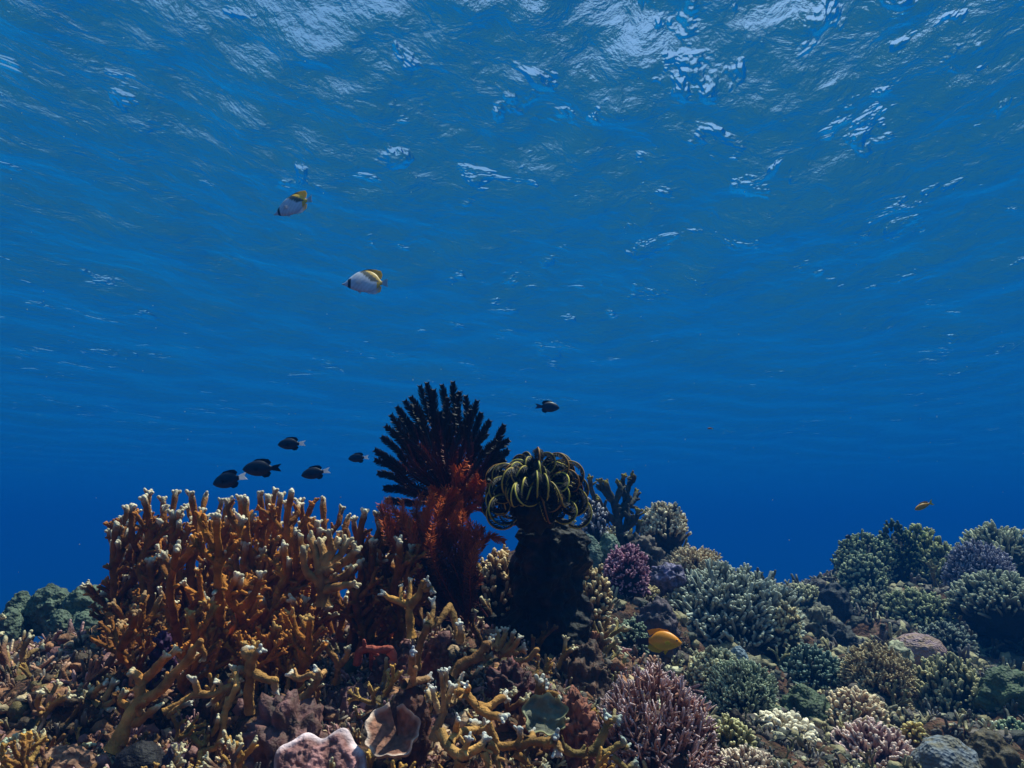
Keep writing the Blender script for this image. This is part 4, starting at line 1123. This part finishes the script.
def pinnacle():
    rng = np.random.default_rng(5)
    mb = MB(); d = 1.45
    rows = [(520, 552, 18), (532, 552, 32), (545, 551, 38), (560, 549, 42), (585, 548, 42), (610, 549, 46), (635, 546, 54), (660, 547, 56), (685, 556, 52), (720, 560, 60)]
    rows = np.array(rows, float); sm = smooth_path(rows, 120)
    n = 130; an = np.arange(n) * 2 * math.pi / n
    V = []
    for y, x, w in sm:
        c = at(x, y, d); r = 0.84 * w * d / FPX
        V.append(c + r * (np.cos(an)[:, None] * CR + 0.8 * np.sin(an)[:, None] * np.array((0, 1.0, 0))))
    V = np.array(V)
    cen = V.mean(1, keepdims=True)
    nn = 0.28 * fbm(V * 13, 4) + 0.20 * fbm(V * 38, 4)
    V = cen + (V - cen) * (1 + nn)[..., None]
    k = len(V)
    ii, jj = np.meshgrid(np.arange(k - 1), np.arange(n), indexing='ij'); a0 = ii * n + jj; b0 = ii * n + (jj + 1) % n
    VV = np.concatenate([V.reshape(-1, 3), V[0].mean(0)[None] + np.array((0, 0, 0.01))]); j = np.arange(n)
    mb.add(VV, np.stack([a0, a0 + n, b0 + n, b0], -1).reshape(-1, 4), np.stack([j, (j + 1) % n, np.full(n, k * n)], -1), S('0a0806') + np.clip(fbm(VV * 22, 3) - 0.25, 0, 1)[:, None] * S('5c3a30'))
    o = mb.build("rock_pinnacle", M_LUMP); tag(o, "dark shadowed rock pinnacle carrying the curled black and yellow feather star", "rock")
    # shaded shoulder under the black and red stars
    mb = MB()
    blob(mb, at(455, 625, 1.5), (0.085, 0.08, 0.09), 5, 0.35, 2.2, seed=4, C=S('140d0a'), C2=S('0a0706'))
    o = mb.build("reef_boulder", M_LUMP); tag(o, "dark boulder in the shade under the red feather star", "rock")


def build_right():
    fc = finger_coral
    pale, cream, slate, teal = S('c8c4a0'), S('e0d8b8'), S('5c6a78'), S('4c6258')
    fc("finger_coral", "small cream nubby coral clump between the red feather star and the dark pinnacle", 498, 545, 46, 66, 1.5, (S('5c4a34'), S('9a7c58'), S('e0cca8')), n=70, fr=3.0, fl=0.5, up=0.2)
    fc("finger_coral", "cream and brown knobby coral running down the right edge of the dark pinnacle", 592, 562, 44, 66, 1.62, (S('4a3a28'), S('94784e'), S('e4d4ac')), n=80, fr=2.8, fl=0.45, up=0.15)
    traced_coral("antler_coral", "pale yellow green branching coral with flared tips left of the orange damselfish", 1.5,
                 [([(604, 668), (604, 650), (602, 632)], 3.2, 2.6), ([(603, 640), (596, 630), (592, 618)], 2.4, 2), ([(602, 634), (606, 624), (608, 617)], 2.2, 1.9), ([(604, 640), (614, 634), (624, 626)], 2.6, 2.2), ([(614, 634), (617, 626), (616, 619)], 2, 1.8), ([(605, 652), (612, 645), (618, 641)], 2.6, 2.6), ([(610, 660), (616, 655), (619, 650)], 2.6, 2.4), ([(612, 668), (622, 664), (626, 655)], 2.6, 2.2), ([(600, 648), (594, 644), (590, 636)], 2.2, 1.8), ([(618, 630), (626, 630), (629, 628)], 2, 2.2)],
                 S('948a50'), S('ece8cc'), tiplen=3.5, seed=51, knob=True)
    fc("staghorn_coral", "large lilac and pink staghorn bush with thin pale tips in the lower middle", 656, 668, 134, 120, 1.12, (S('6c4238'), S('b88a80'), S('e0ccd8')), n=360, fr=1.75, fl=0.36, up=0.22, twigs=3, tipr=0.55, low=-0.25, tipw=0.5, jit=0.14, cat="coral", deep=0.9)
    # ridge behind the pinnacle
    traced_coral("bush_coral", "dark bushy branching coral with yellow tips on the skyline behind the curled star", 2.55,
                 [([(620, 545), (618, 520), (612, 498), (606, 482)], 5, 3), ([(618, 520), (626, 500), (630, 478)], 4.5, 3), ([(622, 512), (634, 500), (636, 492)], 4, 3), ([(614, 505), (620, 490), (618, 482)], 4, 3), ([(626, 500), (622, 488), (624, 476)], 3.6, 2.8), ([(616, 522), (604, 510), (598, 498)], 4, 3), ([(622, 530), (634, 522), (638, 510)], 4, 3), ([(612, 500), (604, 492), (600, 480)], 3.4, 2.8), ([(606, 520), (598, 515), (594, 505)], 3.4, 2.8), ([(630, 522), (626, 508), (630, 498)], 4, 3), ([(598, 505), (592, 492), (590, 478)], 3.2, 2.8), ([(626, 540), (636, 534), (640, 522)], 4, 3), ([(630, 484), (634, 478), (632, 474)], 3, 2.6)],
                 S('3c4034'), S('9c8c38'), tiplen=4.2, seed=52, knob=True, drift=0.05, nubs=0.45)
    fc("finger_coral", "violet grey finger coral with white tips just right of the curled feather star", 594, 499, 30, 40, 2.35, (S('2c2c3c'), S('54566c'), S('d4d4e0')), n=46, fr=2.0, fl=0.6, up=0.4)
    fc("finger_coral", "dome coral with a white topped brush of short fingers on the ridge skyline", 664, 501, 50, 40, 2.7, (S('3a3a3c'), S('b0a488'), S('f0ead2')), n=190, fr=1.7, fl=0.34, up=0.5, low=0.15, tipw=0.35, basecol=S('2a2c30'))
    lump_coral("lobed_coral", "pale green ridged coral hump above the violet ball shaped coral, left hump", 589, 535, 30, 40, 2.3, S('5c7064'), S('445448'), 0.12, 3, mat=M_POLYP)
    lump_coral("lobed_coral", "pale green rounded coral hump touching the violet ball shaped coral's top", 609, 533, 28, 36, 2.32, S('667a66'), S('4a5a4a'), 0.12, 3, mat=M_POLYP)
    fc("brush_coral", "violet pink ball shaped coral covered in fine short fingers on a dark stalk", 627, 543, 48, 36, 2.1, (S('3c2030'), S('8c587c'), S('d4a8c4')), n=230, fr=1.4, fl=0.3, up=0.2, low=-0.35, tipw=0.35, basecol=S('2a1830'))
    lump_coral("crusted_rock", "dark stalk of rock carrying the violet ball shaped coral", 624, 580, 44, 60, 2.14, S('1e1a22'), S('141218'), 0.25, 2.6)
    lump_coral("crusted_rock", "brown grey crusted mound behind the violet ball shaped coral", 643, 537, 42, 40, 2.5, S('6c5c50'), S('3a3430'), 0.35, 3.4)
    fc("finger_coral", "peach and cream low finger coral between the white topped dome and the big slate coral", 693, 546, 64, 26, 2.6, (S('6c5c48'), S('a89478'), S('dcd0b4')), n=170, fr=1.6, fl=0.5, up=0.4, low=0.1)
    lump_coral("plate_coral", "lavender crust plate at the upper left edge of the big slate coral", 667, 564, 34, 14, 2.33, S('7c7090'), S('4a4458'), 0.3, 2.6)
    fc("acropora_coral", "big spreading slate blue coral with hundreds of stubby pale tipped branches", 728, 565, 150, 74, 2.3, (S('2c343c'), S('66757c'), S('c0ccc4')), n=380, fr=2.4, fl=0.34, up=0.4, twigs=3, tipr=0.72, low=0.0, deep=0.8, tipw=0.4, basecol=S('1c2024'))
    fc("finger_coral", "cream fingered small coral at the lower right corner of the big slate coral", 787, 602, 30, 36, 2.2, (S('4c4c44'), S('a09880'), S('e8dcb0')), n=60, fr=2.2, fl=0.5, up=0.1)
    fc("finger_coral", "small tan nubby coral at the left foot of the big slate coral", 645, 583, 30, 20, 2.15, (S('4c4434'), S('948660'), S('d8cca0')), n=60, fr=2.0, fl=0.4)
    lump_coral("crusted_rock", "purple grey rock lump directly above the orange damselfish", 656, 600, 40, 36, 1.95, S('5c4a50'), S('38343c'), 0.3, 2.6)
    fc("finger_coral", "dark green nubby coral tucked left of the orange damselfish", 632, 618, 34, 28, 1.8, (S('1c2a28'), S('3c5048'), S('8ca090')), n=70, fr=2.0, fl=0.4)
    fc("acropora_coral", "grey green coral with knobby pale fingers right of the orange damselfish", 716, 648, 54, 34, 1.8, (S('3c443c'), S('88907c'), S('ccd0b4')), n=120, fr=2.6, fl=0.4)
    fc("brush_coral", "fine fingered grey teal dome below the big slate coral", 742, 660, 74, 48, 1.68, (S('2c3c38'), S('74887c'), S('a8b8a4')), n=420, fr=1.5, fl=0.34, low=-0.05, tipw=0.4)
    lump_coral("lobed_coral", "round bluish knob on top of the fine fingered grey teal dome", 738, 646, 20, 20, 1.82, S('7c8c98'), S('5c6c78'), 0.1, 3, sub=4, mat=M_POLYP)
    fc("finger_coral", "pale green finger coral leaning right beside the lilac staghorn", 728, 716, 46, 50, 1.28, (S('4c4c30'), S('8c8c58'), S('dcdcb0')), n=70, fr=2.4, fl=0.6, up=0.15, lean=(6, 0))
    fc("knob_coral", "white knobbed coral with fat rounded fingers on a dark purple base", 780, 712, 74, 36, 1.45, (S('3c3444'), S('9c9488'), S('f0ecdc')), n=120, fr=3.4, fl=0.36, twigs=1, tipr=0.95, low=-0.1, tipw=0.45)
    fc("finger_coral", "cream and pale violet finger coral cut by the bottom edge, right of the staghorn", 748, 748, 74, 40, 1.17, (S('5c4c4c'), S('a89490'), S('ece0d4')), n=120, fr=2.4, fl=0.5)
    lump_coral("sponge", "small brown upright sponge between pale green fingers and white knobs", 735, 709, 18, 32, 1.42, S('4c3828'), S('2e241c'), 0.2, 2.5, sub=4)
    lump_coral("lobed_coral", "folded dark green mound coral with smooth ridges above the white knobbed coral", 804, 688, 64, 62, 1.75, S('4c5a3c'), S('303c2a'), 0.3, 2.2, mat=M_POLYP, ridged=True)
    fc("finger_coral", "pink cream coral bush with stubby bright fingers in the lower right", 855, 689, 72, 46, 1.72, (S('5c4440'), S('a88c7c'), S('f0e0c4')), n=140, fr=2.8, fl=0.42, twigs=2)
    fc("finger_coral", "pinkish violet stubby finger coral sloping down to the bottom edge", 872, 722, 90, 52, 1.48, (S('5c4048'), S('b08c94'), S('f0dcdc')), n=190, fr=2.4, fl=0.4, twigs=2)
    fc("brush_coral", "tan anemone-like dome of dense fine fingers on the right slope", 878, 644, 72, 50, 2.0, (S('504434'), S('988868'), S('ccc0a0')), n=420, fr=1.4, fl=0.34, low=-0.1, tipw=0.35)
    lump_coral("lobed_coral", "smooth pink violet dome behind the tan anemone-like dome", 916, 633, 54, 22, 2.35, S('9c7c84'), S('94745c'), 0.06, 3, mat=M_POLYP)
    lump_coral("crusted_rock", "pale yellow ridge of rock between the tan and the pink domes", 897, 641, 26, 18, 2.15, S('a8a484'), S('74705c'), 0.3, 3, sub=4)
    fc("acropora_coral", "grey green sloping coral bush with cream fingertips right of the tan dome", 954, 655, 84, 80, 1.95, (S('2c3838'), S('64766c'), S('d0cca4')), n=230, fr=2.4, fl=0.36, twigs=2, tipw=0.35)
    lump_coral("lobed_coral", "green mound coral at the right edge", 1006, 669, 66, 50, 1.9, S('566444'), S('3a4834'), 0.25, 2.6, mat=M_POLYP)
    lump_coral("lobed_coral", "brown olive dome near the lower right corner", 985, 731, 54, 44, 1.5, S('5c4c30'), S('3c3424'), 0.2, 2.6)
    lump_coral("lobed_coral", "blue grey smooth mound at the bottom edge, right of the pink violet fingers", 942, 737, 80, 60, 1.4, S('6c7480'), S('6a6250'), 0.1, 2.4, mat=M_POLYP)
    fc("finger_coral", "small yellow finger coral in the dark gap above the blue grey mound", 914, 721, 24, 16, 1.55, (S('5c4c24'), S('b09440'), S('e0d090')), n=16, fr=2.8, fl=0.6, twigs=1)
    fc("finger_coral", "teal nubby coral low at the right edge", 1014, 719, 34, 30, 1.7, (S('24403c'), S('507468'), S('a8bca0')), n=70, fr=2.2, fl=0.4)
    fc("acropora_coral", "dark teal nubby coral bush left of the tan anemone-like dome", 810, 646, 70, 46, 2.1, (S('20302f'), S('445e5c'), S('8ca49c')), n=190, fr=2.0, fl=0.36)
    # far mound
    fc("finger_coral", "dark tall coral column in the middle of the far mound", 897, 517, 40, 60, 3.6, (S('1c2824'), S('34443a'), S('6c7c58')), n=110, fr=1.8, fl=0.3, up=0.3, low=-0.2)
    fc("acropora_coral", "bushy grey green coral on the far mound's upper left shoulder", 866, 531, 60, 44, 3.6, (S('243430'), S('54685c'), S('b0bc98')), n=150, fr=1.8, fl=0.36)
    fc("acropora_coral", "grey green coral bulging over open water at the far mound's left edge", 864, 552, 48, 44, 3.45, (S('243430'), S('5c7064'), S('b8c4a4')), n=170, fr=1.8, fl=0.34)
    fc("finger_coral", "bright yellow green finger coral on top of the far mound", 922, 522, 42, 40, 3.65, (S('3c4c30'), S('7c8c54'), S('d0d49c')), n=60, fr=1.8, fl=0.5)
    fc("acropora_coral", "yellow grey nubby coral between the far mound's top and the lavender dome", 944, 540, 58, 50, 3.55, (S('2c3c30'), S('707c5c'), S('ccd0a0')), n=170, fr=1.8, fl=0.36)
    fc("brush_coral", "lavender grey brush dome high on the right", 981, 541, 64, 46, 3.2, (S('3c3c54'), S('78789c'), S('a4a4bc')), n=420, fr=1.3, fl=0.28, low=-0.05, tipw=0.4)
    fc("acropora_coral", "pale branching coral crowning the far right skyline", 998, 523, 74, 40, 3.6, (S('3c4844'), S('7c8878'), S('d4d8bc')), n=150, fr=1.9, fl=0.5, up=0.3)
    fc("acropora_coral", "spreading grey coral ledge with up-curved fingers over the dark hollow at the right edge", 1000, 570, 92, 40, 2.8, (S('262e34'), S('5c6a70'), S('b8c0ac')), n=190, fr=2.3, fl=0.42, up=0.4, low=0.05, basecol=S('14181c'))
    fc("acropora_coral", "field of grey green coral nubs below the far mound", 916, 588, 76, 42, 2.95, (S('24302e'), S('5c6c60'), S('b4bc98')), n=210, fr=2.0, fl=0.34)
    fc("acropora_coral", "grey nubby coral right of the dark round sponge", 868, 586, 46, 40, 3.0, (S('24302e'), S('64706a'), S('bcc0a8')), n=150, fr=1.9, fl=0.34)
    lump_coral("sponge", "dark round sponge with pale crusted top on the far slope", 833, 582, 36, 42, 2.9, S('2c3038'), S('1c2028'), 0.15, 3)
    fc("finger_coral", "pale nubby coral at the lowest point of the skyline", 806, 583, 34, 24, 3.2, (S('3c4840'), S('84907c'), S('d4d4b4')), n=90, fr=1.9, fl=0.4)
    lump_coral("crusted_rock", "cream rock ridge below the dark round sponge", 817, 609, 44, 26, 2.6, S('8c8468'), S('4c4a40'), 0.35, 3.2)
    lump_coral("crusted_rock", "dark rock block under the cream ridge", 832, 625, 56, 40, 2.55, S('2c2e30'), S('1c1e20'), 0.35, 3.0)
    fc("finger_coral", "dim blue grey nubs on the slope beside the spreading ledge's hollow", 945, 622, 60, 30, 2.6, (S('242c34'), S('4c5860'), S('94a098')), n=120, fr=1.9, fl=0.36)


def encrusting(name, label, region, n, seed, cols, smin, smax, fingers):
    """Uncountable small crusts, nubs and rubble on the rock: one object of kind stuff."""
    rng = np.random.default_rng(seed)
    (t0, t1), (r0, r1) = region
    th = R(t0) + (R(t1) - R(t0)) * rng.random(n); r = r0 * (r1 / r0) ** rng.random(n)
    xy = np.stack([r * np.sin(th), r * np.cos(th)], -1)
    z = ground_z(xy)
    base = np.concatenate([xy, z[:, None]], 1)
    cols = np.array(cols)
    mb = MB()
    V, F = ICO[2]
    m = int(n * (1 - fingers))
    cl = cols[((fbm(base * 5, 2) * 2.2 + rng.normal(0, 0.9, n) + len(cols) / 2).astype(int)) % len(cols)] * (0.7 + 0.6 * rng.random((n, 1)))
    sz = (smin + (smax - smin) * rng.random(n) ** 2.2) * r
    off = rng.random((m, 1, 3)) * 100
    Vn = V[None] * (1 + 0.55 * fbm(V[None] * 1.6 + off, 3))[..., None]
    sc = sz[:m, None, None] * np.stack([0.7 + 0.9 * rng.random(m), 0.7 + 0.9 * rng.random(m), 0.5 + 0.9 * rng.random(m)], -1)[:, None]
    W = Vn * sc + base[:m, None]
    Fq = (F[None] + (np.arange(m) * len(V))[:, None, None]).reshape(-1, 3)
    mb.add(W.reshape(-1, 3), None, Fq, np.repeat(cl[:m], len(V), 0))
    k = n - m
    b = np.repeat(base[m:], 4, 0); s4 = np.repeat(sz[m:], 4); c4 = np.repeat(cl[m:], 4, 0)
    d = nrm(rng.normal(0, 0.6, b.shape) + np.array((0, 0, 1.0)))
    b = b + rng.normal(0, 0.5, b.shape) * s4[:, None] * np.array((1, 1, 0.2))
    Ls = s4 * (1.2 + 1.4 * rng.random(len(s4)))
    s = np.array((-0.3, 0.1, 0.55, 1.0))
    P = b[:, None] + d[:, None] * (Ls[:, None] * s)[..., None] + (rng.normal(0, 0.15, b.shape) * Ls[:, None])[:, None] * (s * (1 - s) * 3)[None, :, None]
    rad = (s4 * 0.26)[:, None] * np.array((1.1, 1.0, 0.9, 0.75))
    tipc = np.clip(c4 * 1.5 + 0.10, 0, 0.8)
    C = np.stack([c4 * 0.8, c4, c4 * 1.05, tipc], 1)
    tubes(mb, P, rad, 6, C, rough=0.3, rfreq=160)
    o = mb.build(name, M_LUMP)
    tag(o, label, None, None, "stuff")


def branchlets(name, label, region, n, seed, cols, tip, size):
    """The jumble of little branching growths between the colonies: one object of kind stuff."""
    rng = np.random.default_rng(seed)
    (t0, t1), (r0, r1) = region
    th = R(t0) + (R(t1) - R(t0)) * rng.random(n); r = r0 * (r1 / r0) ** rng.random(n)
    xy = np.stack([r * np.sin(th), r * np.cos(th)], -1)
    z = ground_z(xy)
    mb = MB()
    for i in range(n):
        sz = size * r[i] * (0.5 + 0.9 * rng.random())
        plane = nrm(np.array((rng.normal(0, 1), rng.normal(0, 1), rng.normal(0, 0.3))))
        stems = []
        d = nrm(np.array((rng.normal(0, 0.5), rng.normal(0, 0.5), 1.0)))
        fork_tree(rng, np.array((xy[i, 0], xy[i, 1], z[i] - 0.15 * sz)), d, sz, sz * 0.16, 2 if rng.random() < 0.6 else 1, stems, plane, 0.75, 0.8, 0.4, 0.15, sz * 0.10)
        c = cols[rng.integers(len(cols))] * (0.7 + 0.5 * rng.random())
        tc = tip if rng.random() < 0.4 else c * 1.4
        lay_stems(mb, stems, c, tc, rng, sz * 0.3, 6, rng.random() < 0.6)
    tag(mb.build(name, M_BRANCH), label, None, None, "stuff")


def drifting_specks():
    rng = np.random.default_rng(77)
    V, F = ICO[1]
    mb = MB()
    for i in range(260):
        d = 0.5 + 4.0 * rng.random() ** 0.7
        p = at(-100 + 1224 * rng.random(), -60 + 640 * rng.random(), d)
        mb.add(V * (0.0007 + 0.0009 * rng.random() ** 2) * d * 0.5 * np.array((1, 1, 0.7 + 0.6 * rng.random())) + p, None, F, S('c8d0d0') * (0.5 + 0.5 * rng.random()))
    tag(mb.build("plankton_specks", M_LUMP), "tiny pale specks drifting in the open water", None, None, "stuff")


for spec in [(498, 600, 1.55), (627, 600, 2.1), (728, 632, 2.35), (664, 540, 2.75), (693, 572, 2.65), (742, 706, 1.72), (716, 682, 1.85), (780, 748, 1.5), (878, 692, 2.05), (954, 730, 2.0), (855, 732, 1.78), (810, 688, 2.15), (981, 588, 3.3), (868, 592, 3.6), (897, 578, 3.7), (916, 630, 3.0), (1000, 612, 3.0), (833, 620, 2.95), (804, 745, 1.75), (660, 715, 1.55), (640, 680, 1.75), (1000, 650, 2.9), (965, 650, 2.9)]:
    ANCH.append(at(*spec))
seabed()
pinnacle()
build_left()
build_right()
black_feather_star()
red_feather_star()
curled_feather_star()
all_fish()
warm = [x * 0.8 for x in [S('94604c'), S('b08c60'), S('6c4430'), S('c4a07c'), S('9c6c68'), S('54402c'), S('a4704c'), S('786438'), S('dcbc90'), S('8c4a40'), S('a87868')]]
cool = [S('5c5a44'), S('80785c'), S('3c3e30'), S('988a64'), S('5c5048'), S('34342a'), S('b0a888'), S('6a5c40')]
encrusting("encrusting_growth", "pink brown and tan crusts and coral rubble covering the near slope", ((-42, 12), (0.8, 1.9)), 20000, 3, warm, 0.0018, 0.009, 0.3)
encrusting("encrusting_growth", "grey olive crusts and coral rubble covering the far slope", ((2, 42), (1.0, 5.0)), 20000, 4, cool, 0.0016, 0.008, 0.25)
branchlets("branching_growth", "tangle of small tan and pinkish branchlets with cream tips over the near slope", ((-42, 10), (0.82, 1.8)), 330, 8, [S('a87c3c'), S('8c6030'), S('74502c'), S('b48c4c'), S('8c6048')], S('d8c8a0'), 0.019)
branchlets("branching_growth", "tangle of small olive and cream branchlets over the far slope", ((3, 42), (1.1, 4.0)), 300, 9, [S('8c8458'), S('707054'), S('a09468'), S('6c5c44')], S('ccc4a0'), 0.011)
drifting_specks()
